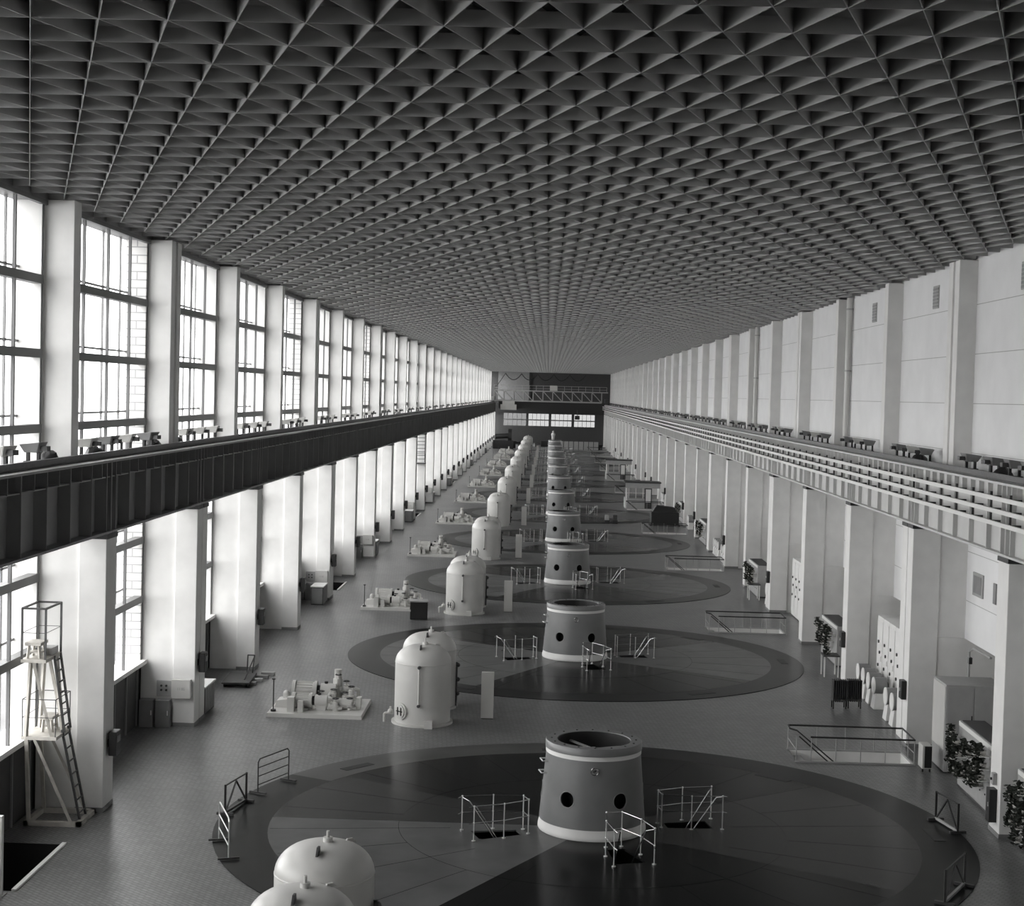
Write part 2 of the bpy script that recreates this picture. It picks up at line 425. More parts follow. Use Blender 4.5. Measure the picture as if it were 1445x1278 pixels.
# lamps standing on the ledges, aimed up at the ceiling
def uplight(dark):
    r = T('uplight', '', 'floodlight')
    hm = M['midgrey'] if dark else M['cream']
    B().hexa([(-.16, -.2, .26), (.16, -.2, .26), (.16, .2, .26), (-.16, .2, .26)], [(-.26, -.3, .46), (.26, -.3, .52), (.26, .3, .52), (-.26, .3, .46)]).build('lamp_housing', hm, r, .02)
    for x in (-.13, .13): B().box(x - .035, -.05, 0, x + .035, .05, .3).build('leg', M['black'], r)
    B().box(-.2, -.14, 0, .2, .14, .05).build('base', M['black'], r)
    B().box(.2, -.12, .3, .38, .12, .42).build('ballast_box', M['iron'], r)
    return r
UL = {0: uplight(0), 1: uplight(1)}
ul_used = set()
for side, x, y0, dd in (('window', -12.45, LY0, LDBL), ('blank-wall', 13.02, RY0, RDBL)):
    for k in range(-1, 28):
        a = far(y0, k, dd); L_ = y0 + CP * (k + 1) - a
        fr = (.16, .36, .58, .84) if k <= 0 else (.26, .5, .74)
        for q, f in enumerate(fr):
            dk = 1 if ((k <= 0 and q in (1, 3)) or (side == 'blank-wall' and q % 2 == 0)) else 0
            rz = random.uniform(-.25, .25) + (0 if side == 'window' else PI)
            lab = '%s uplight on the %s ledge in the bay beyond its %s column' % (nth(q + 1), side, ncol(k))
            loc = (x + random.uniform(-.08, .08), a + L_ * f + random.uniform(-.15, .15), 9.0)
            if dk in ul_used: o = dup(UL[dk], loc, rz, lab)
            else: o = UL[dk]; o.location = loc; o.rotation_euler = (0, 0, rz); o['label'] = lab; ul_used.add(dk)
            o['group'] = 'uplights on the %s ledge' % side
def lump(seed):
    rnd = random.Random(seed); b = B(); b.ball((0, 0, .0), .34, 14, 8, .75)
    b.v = [(x * (1 + rnd.uniform(-.15, .15)) * .8, y * (1 + rnd.uniform(-.15, .15)) * 1.05, max(0, z * (1 + rnd.uniform(-.2, .2)))) for x, y, z in b.v]
    return b
for i, (x, y) in enumerate([(-12.5, 38.8), (-12.5, 42.75), (-12.5, 49.2), (-12.5, 52.2), (13.05, 44.95), (13.05, 55.0)]):
    o = lump(i).build('canvas_bundle', M['black'] if i != 3 else M['iron']); o.location = (x, y, 9.0)
    tag(o, 'dark canvas bundle lying on the %s ledge, %s from the near end' % ('window-side' if x < 0 else 'blank-wall', nth((i if i < 4 else i - 4) + 1)), 'bundle', 'dark bundles on the ledges')

# ------------------------------------------------------------------ downpipes, vents, small wall windows
def pipe(x, y, z0, z1, lab):
    r = T('downpipe', lab, 'pipe', (x, y, 0), 0, 'downpipes on the blank wall')
    B().tube((0, 0, z0), (0, 0, z1), .13, 14).build('pipe', M['cream'], r)
    for z in (z0 + .25, (z0 + z1) / 2, z1 - .6): B().tube((0, 0, z), (0, 0, z + .08), .16, 14).build('collar', M['grey'], r)
for k, x, dy in ((1, 13.333, 1.9), (3, 13.333, -.35), (6, 13.333, -.35), (7, 13.333, 1.9), (12, 13.333, 1.9)):
    pipe(x, RY0 + CP * k + dy, 9.0, HZ + .1, 'cream downpipe on the blank wall beside the %s column' % ncol(k))
for k in (0, 1, 2):
    y = RY0 + CP * k + 5.3; r = T('wall_vent', 'dark air vent high on the blank wall beyond the %s column' % ncol(k), 'vent', (13.5, y, 14.75), 0, 'vents high on the blank wall')
    B().box(-.03, -.4, -.4, .0, .4, .4).build('frame', M['grey'], r); b = B()
    for i in range(6): b.box(-.045, -.36, -.36 + i * .12, -.03, .36, -.28 + i * .12)
    b.build('louver', M['midgrey'], r)
y = 48.55; r = T('hatch_window', 'small grey framed wall hatch above the big grey cabinet', 'hatch', (13.5, y, 5.43))
B().box(-.05, -.55, -.36, 0, .55, .36).build('frame', M['grey'], r); B().box(-.06, -.42, -.27, -.045, .42, .27).build('panel', M['midgrey'], r)
for y, k in ((46.75, 0), (56.9, 1)):
    tag(B().box(13.46, y - .14, 5.08, 13.5, y + .14, 5.7).build('slot_vent', M['midgrey']), 'narrow slot vent low on the wall beyond the %s column' % ncol(k), 'vent', 'slot vents low on the blank wall')

# ------------------------------------------------------------------ generator pits
def stair_poly(): return [(1.95, -.22), (3.1, -.38), (3.1, .38), (1.95, .22)]
ANG = [math.radians(a) for a in (-160, -74, 11, 100)]
def rot(p, a): return (p[0] * math.cos(a) - p[1] * math.sin(a), p[0] * math.sin(a) + p[1] * math.cos(a))
def pit_cover(first):
    r = T('pit_cover', '', 'floor cover')
    D = math.radians
    def sector(a0, a1, r0, r1, m, nm, z1=.02, n=24):
        return B().lathe([(r0, -.02), (r1, -.02), (r1, z1), (r0, z1)], n, closed=True, sm=False, a0=D(a0), a1=D(a1)).build(nm, m, r)
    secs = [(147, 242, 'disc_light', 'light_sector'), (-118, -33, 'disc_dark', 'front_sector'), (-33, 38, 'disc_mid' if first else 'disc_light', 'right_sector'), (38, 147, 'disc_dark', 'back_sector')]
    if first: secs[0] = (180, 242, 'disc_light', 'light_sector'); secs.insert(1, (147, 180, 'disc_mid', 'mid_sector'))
    for a0, a1, m, nm in secs:
        o = sector(a0, a1, .6, 8.15, M[m], nm, .02, int((a1 - a0) / 3))
        tools = []
        for a in ANG:
            ad = math.degrees(a)
            if any(a0 - 16 < ad + 360 * q < a1 + 16 for q in (-1, 0, 1)): tools.append(B().prism([rot(p, a) for p in stair_poly()], -.3, .3))
        if tools: cut(o, tools)
    if first:
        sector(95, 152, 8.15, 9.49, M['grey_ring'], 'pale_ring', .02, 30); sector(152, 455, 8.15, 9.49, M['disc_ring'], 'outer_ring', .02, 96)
    else: B().lathe([(8.15, -.02), (9.49, -.02), (9.49, .02), (8.15, .02)], 128, closed=True, sm=False).build('outer_ring', M['disc_ring'], r)
    # thin brass-like joints between the plates
    b = B()
    for rr in (4.9,):
        b.lathe([(rr, .02), (rr + .008, .02), (rr + .008, .023), (rr, .023)], 96, closed=True, sm=False)
    for q in range(24):
        a = 2 * PI * (q + .5) / 24; p0 = (4.9 if q % 2 else 3.6); b.bar((p0 * math.cos(a), p0 * math.sin(a), .0215), (8.1 * math.cos(a), 8.1 * math.sin(a), .0215), .008, .003)
    b.build('plate_joint', M['disc_dark'], r)
    for a, rr in ((47, 8.0), (140, 8.7), (2, 8.75), (-58, 8.7), (-120, 8.7), (95, 8.6)):
        t = D(a); c = Vector((rr * math.cos(t), rr * math.sin(t), .024)); u = Vector((-math.sin(t), math.cos(t), 0)) * .55
        B().bar(c - u, c + u, .3, .008).build('lifting_plate', M['black'], r)
    # well under the cover
    b = B(); s_ = 3.6
    for q in [((-s_, -s_), (s_, -s_)), ((s_, -s_), (s_, s_)), ((s_, s_), (-s_, s_)), ((-s_, s_), (-s_, -s_))]:
        (x0, y0), (x1, y1) = q; b.add([(x0, y0, -2.2), (x1, y1, -2.2), (x1, y1, 0), (x0, y0, 0)], [(3, 2, 1, 0)])
    tb = B()
    for a in ANG:
        for i in range(5):
            x = 3.0 - i * .22; tb.prism([rot(p, a) for p in ((x - .12, -.2), (x + .1, -.2), (x + .1, .2), (x - .12, .2))], -.18 - i * .24, -.14 - i * .24)
    tb.build('stair_step', M['iron'], r)
    b.add([(-s_, -s_, -2.2), (s_, -s_, -2.2), (s_, s_, -2.2), (-s_, s_, -2.2)], [(0, 1, 2, 3)]); b.build('well', M['iron'], r)
    return r
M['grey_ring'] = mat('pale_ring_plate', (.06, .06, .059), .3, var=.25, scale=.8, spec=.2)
PC0 = pit_cover(True); PC1 = pit_cover(False)
gname = lambda n: 'nearest' if n == 0 else nth(n + 1) + ' nearest'
for n in range(NG):
    o = PC0 if n == 0 else (PC1 if n == 1 else dup(PC1, (0, 0, 0)))
    o.location = (GX, GY + GP * n, 0); tag(o, 'round dark steel pit cover in the floor around the %s generator' % gname(n), 'floor cover', 'pit covers under the generators')

def housing():
    r = T('generator_housing', '', 'generator')
    sh = B().lathe([(1.345, .27), (1.2, 1.96), (1.16, 1.96), (1.30, .27)], 180, closed=True, sm=False).build('shell', M['housing'], r)
    ports = [-121, -59, 0, 62, 121, 180]
    tools = []
    for a in ports:
        t = math.radians(a); tools.append(B().tube((.9 * math.cos(t), .9 * math.sin(t), .97), (1.6 * math.cos(t), 1.6 * math.sin(t), .97), .195, 28))
    cut(sh, tools)
    for a in ports:
        t = math.radians(a); d = Vector((math.cos(t), math.sin(t), .086)).normalized(); c = Vector((1.287 * math.cos(t), 1.287 * math.sin(t), .97))
        u = Vector((-math.sin(t), math.cos(t), 0)); w_ = d.cross(u)
        pts = [c + (u * math.cos(q) + w_ * math.sin(q)) * .2 for q in [2 * PI * i / 24 for i in range(24)]]
        pts = [p.normalized() * p.length * 1 if 0 else Vector((p.x, p.y, 0)).normalized() * (1.285 - (p.z - .97) * .0858 + .0) + Vector((0, 0, p.z)) for p in pts]
        b = B()
        for i in range(24): b.tube(pts[i], pts[(i + 1) % 24], .014, 5, cap=False)
        b.build('porthole', M['midgrey'], r)
    B().lathe([(0, .0), (1.36, 0), (1.375, .03), (1.37, .1), (1.33, .28), (1.25, .29), (1.2, .25)], 96).build('base_ring', M['white'], r)
    B().lathe([(1.15, 1.96), (1.212, 1.96), (1.212, 2.07), (1.15, 2.07)], 96, closed=True).build('white_band', M['white'], r)
    B().lathe([(.92, 2.07), (1.225, 2.07), (1.225, 2.235), (1.205, 2.26), (.94, 2.26), (.92, 2.23)], 96, closed=True).build('rim', M['housing'], r)
    B().lathe([(.912, 2.252), (.912, .3)], 64).lathe([(0.0, .3), (.912, .3)], 32).build('inner_drum', M['black'], r)
    b = B().tube((0, 0, .3), (0, 0, 1.7), .14, 16).tube((0, 0, 1.7), (0, 0, 2.05), .05, 16)
    for q in range(3):
        t = 2 * PI * q / 3 - 1.9; b.bar((0, 0, 2.0), (.9 * math.cos(t), .9 * math.sin(t), 2.06), .04, .05)
    b.build('spider', M['grey'], r)
    b = B()
    for q in range(16):
        t = 2 * PI * q / 16; b.tube((1.07 * math.cos(t), 1.07 * math.sin(t), 2.255), (1.07 * math.cos(t), 1.07 * math.sin(t), 2.28), .025, 8)
    b.build('rim_bolt', M['iron'], r)
    for z in (1.46, 1.76):
        t = math.radians(192); rr = 1.345 - (z - .27) * .0858; u = Vector((math.cos(t), math.sin(t), 0)); w_ = Vector((-math.sin(t), math.cos(t), 0))
        c = u * rr + Vector((0, 0, z)); B().path([c - w_ * .16, c - w_ * .16 + u * .13, c + w_ * .16 + u * .13, c + w_ * .16], .018, 8).build('rung', M['steel'], r)
    # round emblem on the front: disc with a raised ring, small toothed wheel and bolt strip
    z = 1.72; rr = 1.345 - (z - .27) * .0858
    em = B().tube((0, -rr + .01, z), (0, -rr - .025, z), .1, 24).build('emblem', M['midgrey'], r); b = B()
    for i in range(20):
        a0, a1 = 2 * PI * i / 20, 2 * PI * (i + 1) / 20; b.tube((.09 * math.cos(a0), -rr - .025, z + .09 * math.sin(a0)), (.09 * math.cos(a1), -rr - .025, z + .09 * math.sin(a1)), .012, 6, cap=False)
    b.bar((-.045, -rr - .028, z - .01), (.045, -rr - .028, z + .03), .012, .03); b.bar((0, -rr - .028, z - .05), (0, -rr - .028, z + .05), .012, .02)
    b.build('emblem_relief', M['rail'], em)
    return r
H0 = housing()
for n in range(NG):
    o = H0 if n == 0 else dup(H0, (0, 0, 0)); o.location = (GX, GY + GP * n, .024)
    tag(o, '%s of the dark drum-shaped generator housings with white bands' % gname(n), 'generator', 'generator housings down the hall')

def stair_guard():   # local +X points outwards from the generator
    r = T('stair_guard', '', 'railing')
    P_ = {'inner': [(1.78, -.2), (1.78, .2)], 'middle': [(2.5, -.44), (2.5, .44)], 'outer': [(3.3, -.5), (3.3, .5)]}
    for key in P_:
        for x, y in P_[key]:
            B().tube((x, y, 0), (x, y, .86), .015, 8).ball((x, y, .86), .026, 8, 6).ball((x, y, .45), .024, 8, 6).tube((x, y, 0), (x, y, .02), .05, 10).build('post', M['steel'], r)
    for z, nm in ((.86, 'top_rail'), (.45, 'mid_rail')):
        pts = [(3.3, -.5, z), (2.5, -.44, z), (1.78, -.2, z), (1.78, .2, z), (2.5, .44, z), (3.3, .5, z)]
        B().path([(3.42, -.46, z - .03)] + pts + [(3.42, .46, z - .03)], .013, 8).build(nm, M['rail'], r)
    for y in (-.4, .4): B().path([(3.3, y * 1.2, .84), (3.18, y * .8, .78), (2.45, y * .5, -.3)], .015, 8).build('handrail', M['rail'], r)
    return r
SG = stair_guard(); first = True
wh = ['window-side', 'near-side', 'blank-wall side', 'far-side']
for n in range(NG):
    for q, a in enumerate(ANG):
        o = SG if first else dup(SG, (0, 0, 0)); first = False
        o.location = (GX, GY + GP * n, .025); o.rotation_euler = (0, 0, a)
        tag(o, 'bright steel stair guard on the %s of the %s generator' % (wh[q], gname(n)), 'railing', 'stair guards beside the generators')

# ------------------------------------------------------------------ pressure tanks
def tank(kind):
    r = T('pressure_tank', '', 'tank'); R = .93
    prof = [(0, 0), (1.02, 0), (1.02, .07), (R, .075), (R, 2.02)]
    for i in range(1, 13):
        t = PI / 2 * i / 12; prof.append((R * math.cos(t) ** .8 if i < 12 else 0, 2.02 + .58 * math.sin(t)))
    B().lathe(prof, 64).build('shell', M['cream'], r)
    B().lathe([(R, 2.0), (R + .008, 2.01), (R + .008, 2.03), (R, 2.04)], 64).build('weld_seam', M['cream'], r)
    B().tube((.05, 0, 2.55), (.05, 0, 2.68), .09, 16).tube((.05, 0, 2.68), (.05, 0, 2.8), .03, 8).build('top_nozzle', M['cream'], r)
    for a in (-95, 40):
        t = math.radians(a); c = Vector((.55 * math.cos(t), .55 * math.sin(t), 2.5)); u = Vector((-math.sin(t), math.cos(t), 0))
        B().hexa([tuple(c + u * .02 * s1 + Vector((math.cos(t), math.sin(t), 0)) * q) for s1, q in ((-1, -.1), (1, -.1), (1, .14), (-1, .14))], [tuple(c + Vector((0, 0, .15 if a < 0 else .07)) + u * .02 * s1 + Vector((math.cos(t), math.sin(t), 0)) * q) for s1, q in ((-1, -.07), (1, -.07), (1, .05), (-1, .05))]).build('lifting_lug', M['iron'] if a == -95 else M['cream'], r)
    if kind == 0:
        t = math.radians(-93); u = Vector((math.cos(t), math.sin(t), 0)); c = u * (R + .07)
        g = B().tube(c + Vector((0, 0, .74)), c + Vector((0, 0, 1.98)), .034, 8).build('level_gauge', M['cream'], r)
        for z in (.72, 1.98): B().tube(u * (R - .05) + Vector((0, 0, z)), u * (R + .13) + Vector((0, 0, z)), .055, 8).build('gauge_valve', M['iron'], g)
        t = math.radians(-133); u = Vector((math.cos(t), math.sin(t), 0)); w_ = Vector((-math.sin(t), math.cos(t), 0)); c = Vector((0, 0, .48))
        h = B().tube(u * (R - .1) + c, u * (R + .05) + c, .27, 28).tube(u * (R + .05) + c, u * (R + .09) + c, .21, 28).build('manhole', M['cream'], r)
        b = B()
        for q in (-.08, .08): b.bar(u * (R + .1) + w_ * q + c + Vector((0, 0, -.13)), u * (R + .1) + w_ * q + c + Vector((0, 0, .13)), .035)
        b.bar(u * (R + .1) - w_ * .14 + c, u * (R + .1) + w_ * .14 + c, .03); b.build('clamp', M['black'], h)
        B().path([(-.95, -.15, .3), (-1.2, -.15, .3), (-1.25, -.15, .26), (-1.25, -.15, 0)], .04, 10).ball((-1.05, -.15, .36), .09, 10, 6).tube((-1.05, -.15, .4), (-1.05, -.15, .52), .03, 8).build('drain_pipe', M['cream'], r)
        B().box(.15, -1.12, 0, .42, -.9, .24).build('foot_box', M['cream'], r)
    else:
        b = B().tube((.98, -.2, .0), (.98, -.2, 1.6), .035, 8)
        for z in (.5, 1.0, 1.5): b.ball((1.02, -.2, z), .08, 10, 6)
        b.build('valve_line', M['iron'], r)
    return r
TA, TB = tank(0), tank(1)
for n in range(-1, NG):
    for q, (t, y) in enumerate(((TA, 51.5), (TB, 54.2))):
        o = t if n == -1 else dup(t, (0, 0, 0)); o.location = (-3.93, y + GP * n + .3 * (n == -1), 0)
        tag(o, '%s domed cream pressure tank of the %s pair down the hall' % (('front', 'rear')[q], nth(n + 2)), 'tank', 'domed pressure tanks')

# ------------------------------------------------------------------ tall pale boards
def board():
    r = T('upright_panel', '', 'panel')
    B().box(-.21, -.09, .02, .21, .09, 1.58).build('case', M['cream'], r, .01); B().box(-.19, -.07, 0, .19, .07, .02).build('plinth', M['iron'], r)
    B().box(-.15, .09, .3, .15, .11, 1.4).build('back_door', M['iron'], r)
    return r
BP = board()
for n in range(NG - 1):
    o = BP if n == 0 else dup(BP, (0, 0, 0)); o.location = (-1.8 + .03 * (n % 3), 52.35 + GP * n, 0)
    tag(o, 'tall narrow pale cabinet behind the %s generator' % gname(n), 'cabinet', 'narrow pale cabinets between the generators')

# ------------------------------------------------------------------ oil pump skids
def skid():
    r = T('pump_skid', '', 'pump set'); C_ = M['cream']
    B().hexa([(-1.6, 0, 0), (1.6, 0, 0), (1.6, 2.9, 0), (-1.6, 2.9, 0)], [(-1.58, .02, .13), (1.58, .02, .13), (1.58, 2.88, .13), (-1.58, 2.88, .13)]).build('base_plate', C_, r)
    def motor(x, y, s_):
        m = B().tube((x, y, .13 + .38 * s_), (x + .75 * s_, y, .13 + .38 * s_), .3 * s_, 24).tube((x - .06, y, .13 + .38 * s_), (x + .06, y, .13 + .38 * s_), .35 * s_, 24).tube((x + .7 * s_, y, .13 + .38 * s_), (x + .8 * s_, y, .13 + .38 * s_), .34 * s_, 24).build('motor', C_, r)
        b = B()
        for i in range(9): t = PI * (i + .5) / 9; b.bar((x + .1, y + .31 * s_ * math.cos(t), .13 + .38 * s_ + .31 * s_ * math.sin(t)), (x + .65 * s_, y + .31 * s_ * math.cos(t), .13 + .38 * s_ + .31 * s_ * math.sin(t)), .02 * s_, .03)
        b.build('cooling_rib', C_, m); B().box(x + .05, y - .3 * s_, .13, x + .65 * s_, y + .3 * s_, .2).build('foot', C_, m)
        B().tube((x + .8 * s_, y, .13 + .38 * s_), (x + .92 * s_, y, .13 + .38 * s_), .2 * s_, 16).build('coupling', M['black'], r)
        p = B().tube((x + .92 * s_, y, .13 + .38 * s_), (x + 1.45 * s_, y, .13 + .38 * s_), .27 * s_, 20).box(x + 1.0 * s_, y - .2 * s_, .13, x + 1.4 * s_, y + .2 * s_, .3).build('pump', C_, r)
        B().tube((x + 1.1 * s_, y, .13 + .62 * s_), (x + 1.1 * s_, y, .13 + .72 * s_), .06, 10).build('filler_cap', M['black'], p)
    motor(-1.0, 2.15, 1.0); motor(-.8, .85, .78)
    def valve(x, y, h, rr=.1):
        v = B().tube((x, y, .13), (x, y, h), rr, 14).tube((x, y, h * .62), (x, y, h * .62 + .05), rr * 1.6, 14).tube((x, y, h), (x, y, h + .12), rr * .35, 8).tube((x - rr * 2.2, y, h * .5), (x + rr * 2.2, y, h * .5), rr * .6, 10).build('valve', C_, r)
        w_ = B()
        for i in range(14):
            a0, a1 = 2 * PI * i / 14, 2 * PI * (i + 1) / 14; w_.tube((x + rr * 1.1 * math.cos(a0), y + rr * 1.1 * math.sin(a0), h + .12), (x + rr * 1.1 * math.cos(a1), y + rr * 1.1 * math.sin(a1), h + .12), .016, 5, cap=False)
        w_.bar((x - rr, y, h + .12), (x + rr, y, h + .12), .02); w_.build('handwheel', M['iron'], v)
    for x, y, h in ((.5, 2.3, .95), (.78, 2.35, .72), (1.0, 2.0, .6), (.1, .95, .62), (.45, 1.5, .58), (.85, 1.45, .5), (.62, .75, .42), (1.08, .95, .4)): valve(x, y, h)
    B().tube((.46, 2.5, .9), (.46, 2.5, 1.22), .13, 16).tube((.46, 2.5, .13), (.46, 2.5, .9), .17, 16).build('filter', C_, r)
    B().path([(.3, 2.2, .5), (.3, 1.2, .5), (.75, .85, .35), (1.1, .85, .3)], .06, 10).build('pipe', C_, r)
    B().path([(1.2, 2.3, .3), (1.2, 2.3, .55), (1.0, 2.3, .62), (.7, 2.3, .62)], .07, 10).build('pipe', C_, r)
    B().tube((.65, 1.0, .32), (1.15, 1.0, .32), .19, 18).build('accumulator', C_, r)
    B().box(-.95, .3, .13, -.72, .55, .62).box(-.6, .3, .13, -.42, .5, .5).build('terminal_box', C_, r)
    B().hexa([(-1.5, 1.0, .13), (-.95, 1.0, .13), (-.95, 1.7, .13), (-1.5, 1.7, .13)], [(-1.42, 1.05, .36), (-1.0, 1.05, .42), (-1.0, 1.65, .42), (-1.42, 1.65, .36)]).build('cover', C_, r)
    B().tube((-1.15, 1.45, .13), (-1.15, 1.45, .52), .13, 14).ball((-1.15, 1.45, .52), .13, 12, 6).build('float_pot', C_, r)
    B().hexa([(1.22, 1.0, .13), (1.42, 1.0, .13), (1.42, 1.4, .13), (1.22, 1.4, .13)], [(1.3, 1.0, .52), (1.44, 1.0, .52), (1.44, 1.4, .52), (1.3, 1.4, .52)]).build('gauge_stand', C_, r)
    B().tube((-1.42, .35, .13), (-1.42, .35, .2), .09, 12).tube((-1.42, .35, .2), (-1.42, .35, 1.22), .022, 8).tube((-1.42, .35, 1.2), (-1.42, .35, 1.24), .06, 10).build('gauge_post', M['iron'], r)
    return r
SK = skid()
for n in range(-1, NG - 1):
    o = SK if n == -1 else dup(SK, (0, 0, 0)); o.location = (-7.55 + .25 * (n == -1), 51.5 + GP * n, 0)
    tag(o, 'cream oil pump set on a low plinth, %s down the hall' % nth(n + 2), 'pump set', 'oil pump sets beside the tanks')
r = T('tool_chest', 'dark steel chest standing by the second visible oil pump set', 'cabinet', (-6.0, 74.9, 0), .1)
B().box(-.42, -.4, .03, .42, .4, .86).build('body', M['black'], r, .01); B().box(-.44, -.42, .86, .44, .42, .92).build('lid', M['grey'], r, .01)
B().box(-.42, -.42, .4, -.4, -.3, .5).build('handle', M['steel'], r)

# ------------------------------------------------------------------ floor hatches with stairs on the blank-wall side
def hatch_rail():
    r = T('stairwell_railing', '', 'railing'); x0, x1, y0, y1, h = -.04, 3.54, -.04, 1.64, .78
    for x, y in [(x0, y0)] + [(x0 + .45 + i * .75, y0) for i in range(4)] + [(x1, y0), (x1, y1), (x0, y1), (x1, .8)] + [(x0 + .9 * i, y1) for i in (1, 2, 3)]:
        B().tube((x, y, 0), (x, y, h), .016, 8).build('post', M['grey'], r)
    B().path([(x0 + .42, y0, h), (x1, y0, h), (x1, y1, h), (x0, y1, h), (x0, y1 - .35, h - .03), (x0 + .2, y1 - .5, h - .06)], .028, 8).build('top_rail', M['black'], r)
    B().path([(x0 + .2, y1 - .5, h - .06), (x0 + 1.7, y1 - .5, -.5)], .022, 8).path([(x0 + .1, y0 + .15, h - .02), (x0 + 1.6, y0 + .15, -.5)], .022, 8).build('handrail', M['black'], r)
    B().path([(x0, y0, .38), (x0, y1, .38)], .015, 6).path([(x1, y0, .38), (x1, y1, .38)], .015, 6).build('mid_rail', M['grey'], r)
    B().box(x0 - .03, y0 - .03, -.02, x1 + .03, y0 + .03, .05).box(x0 - .03, y1 - .03, -.02, x1 + .03, y1 + .03, .05).box(x1 - .03, y0, -.02, x1 + .03, y1, .05).build('kerb', M['grey'], r)
    return r
def stair_well():
    r = T('stairwell', '', 'stairs'); b = B()
    x0, x1, y0, y1, d = 0, 3.5, 0, 1.6, -2.6
    b.add([(x0, y1, d), (x1, y1, d), (x1, y1, 0), (x0, y1, 0)], [(0, 1, 2, 3)]); b.add([(x0, y0, d), (x1, y0, d), (x1, y0, 0), (x0, y0, 0)], [(3, 2, 1, 0)])
    b.add([(x1, y0, d), (x1, y1, d), (x1, y1, 0), (x1, y0, 0)], [(3, 2, 1, 0)]); b.add([(x0, y0, d), (x0, y1, d), (x0, y1, 0), (x0, y0, 0)], [(0, 1, 2, 3)])
    b.build('lining', M['white'], r); B().box(x0, y0, d - .1, x1, y1, d).build('bottom', M['grey'], r)
    for i in range(10): B().box(.05 + i * .27, .1, -.2 - i * .2, .36 + i * .27, 1.5, -.14 - i * .2).build('step', M['grey'], r)
    return r
HR, SW = hatch_rail(), stair_well()
for n in range(NG):
    x, y = HATCH[n][:2]
    for q, (pr, nm, cat) in enumerate(((HR, 'black-topped railing round the', 'railing'), (SW, 'white-lined', 'stairs'))):
        o = pr if n == 0 else dup(pr, (0, 0, 0)); o.location = (x, y, 0)
        tag(o, '%s %s floor stairwell by the blank-wall columns' % (nm, nth(n + 1)), cat, 'floor stairwells' if q else 'stairwell railings')

# open dark floor pits along the window side with a pale kerb
def floor_pit():
    r = T('cable_pit', '', 'pit'); L_, w_ = 3.5, 1.47; b = B()
    for q in [((0, 0), (w_, 0)), ((w_, 0), (w_, L_)), ((w_, L_), (0, L_)), ((0, L_), (0, 0))]:
        (a, c), (e, g) = q; b.add([(a, c, -1.6), (e, g, -1.6), (e, g, 0), (a, c, 0)], [(3, 2, 1, 0)])
    b.add([(0, 0, -1.6), (w_, 0, -1.6), (w_, L_, -1.6), (0, L_, -1.6)], [(0, 1, 2, 3)]).build('lining', M['black'], r)
    B().box(w_ - .01, -.02, -.03, w_ + .09, L_ + .02, .05).build('kerb', M['pale_bar'], r)
    return r
FP = floor_pit()
for n, p in enumerate(PITS):
    o = FP if n == 0 else dup(FP, (0, 0, 0)); o.location = (p[0], p[1], 0)
    tag(o, 'open dark floor pit with pale kerb under the windows, %s from the near end' % nth(n + 1), 'pit', 'floor pits on the window side')
r = T('marker_post', 'pale post standing at the near corner of the first floor pit', 'post', (-11.45, 32.7, 0))
B().box(-.06, -.06, 0, .06, .06, 1.72).build('post', M['pale_bar'], r, .01); B().box(-.12, -.12, 0, .12, .12, .03).build('base', M['grey'], r)

# ------------------------------------------------------------------ portable barriers on the nearest pit cover
def frame_barrier(name, lab, p, q, h, m, bars, rr=.018):
    p = Vector((*p, .026)); q = Vector((*q, .026)); r = T(name, lab, 'barrier', p); d = q - p; u = d.normalized(); v = Vector((-u.y, u.x, 0)); z = Vector((0, 0, 1))
    B().path([Vector((0, 0, .03)), z * (h - .08), z * h + u * .08, d - u * .08 + z * h, d + z * (h - .08), d + z * .03], rr, 8).build('hoop', m, r)
    for i in range(bars): B().tube(z * (h * (i + 1) / (bars + 1)), d + z * (h * (i + 1) / (bars + 1)), rr * .8, 6).build('crossbar', m, r)
    for e in (Vector((0, 0, 0)), d): B().bar(e - v * .25 + z * .03, e + v * .25 + z * .03, .06, .04).build('foot', M['iron'], r)
def tri_barrier(lab, p, q, h, m, foot):
    p = Vector((*p, .026)); q = Vector((*q, .026)); r = T('trestle_barrier', lab, 'barrier', p); d = q - p; u = d.normalized(); v = Vector((-u.y, u.x, 0)); z = Vector((0, 0, 1)); mid = d * .5
    for e in (Vector((0, 0, 0)), d): B().bar(e, e + z * h, .05).build('post', m, r)
    B().bar(z * (h - .02), d + z * (h - .02), .03).build('top_rail', m, r); B().bar(z * .06, d + z * .06, .06).build('bottom_rail', foot, r)
    for e in (u * .06, d - u * .06): B().bar(e + z * .1, mid + z * (h - .06), .035).build('brace', m, r)
    for e in (Vector((0, 0, 0)), d): B().bar(e - v * .22 + z * .03, e + v * .22 + z * .03, .08, .06).build('foot', M['iron'], r)
frame_barrier('hoop_barrier', 'dark hooped tube barrier at the rear of the nearest pit cover', (-7.57, 41.6), (-6.98, 43.05), .93, M['iron'], 3)
tri_barrier('black trestle barrier on the window side of the nearest pit cover', (-8.0, 39.4), (-7.72, 40.75), .78, M['black'], M['iron'])
frame_barrier('hoop_barrier', 'pale slanted tube barrier at the window-side rim of the nearest pit cover', (-7.68, 37.15), (-7.14, 35.66), .95, M['steel'], 2)
tri_barrier('black trestle barrier on the blank-wall rim of the nearest pit cover', (10.52, 41.1), (10.78, 39.88), .77, M['black'], M['grey'])
tri_barrier('grey trestle barrier at the bottom edge of the photo near the blank wall', (8.99, 34.1), (9.79, 35.5), .78, M['iron'], M['midgrey'])

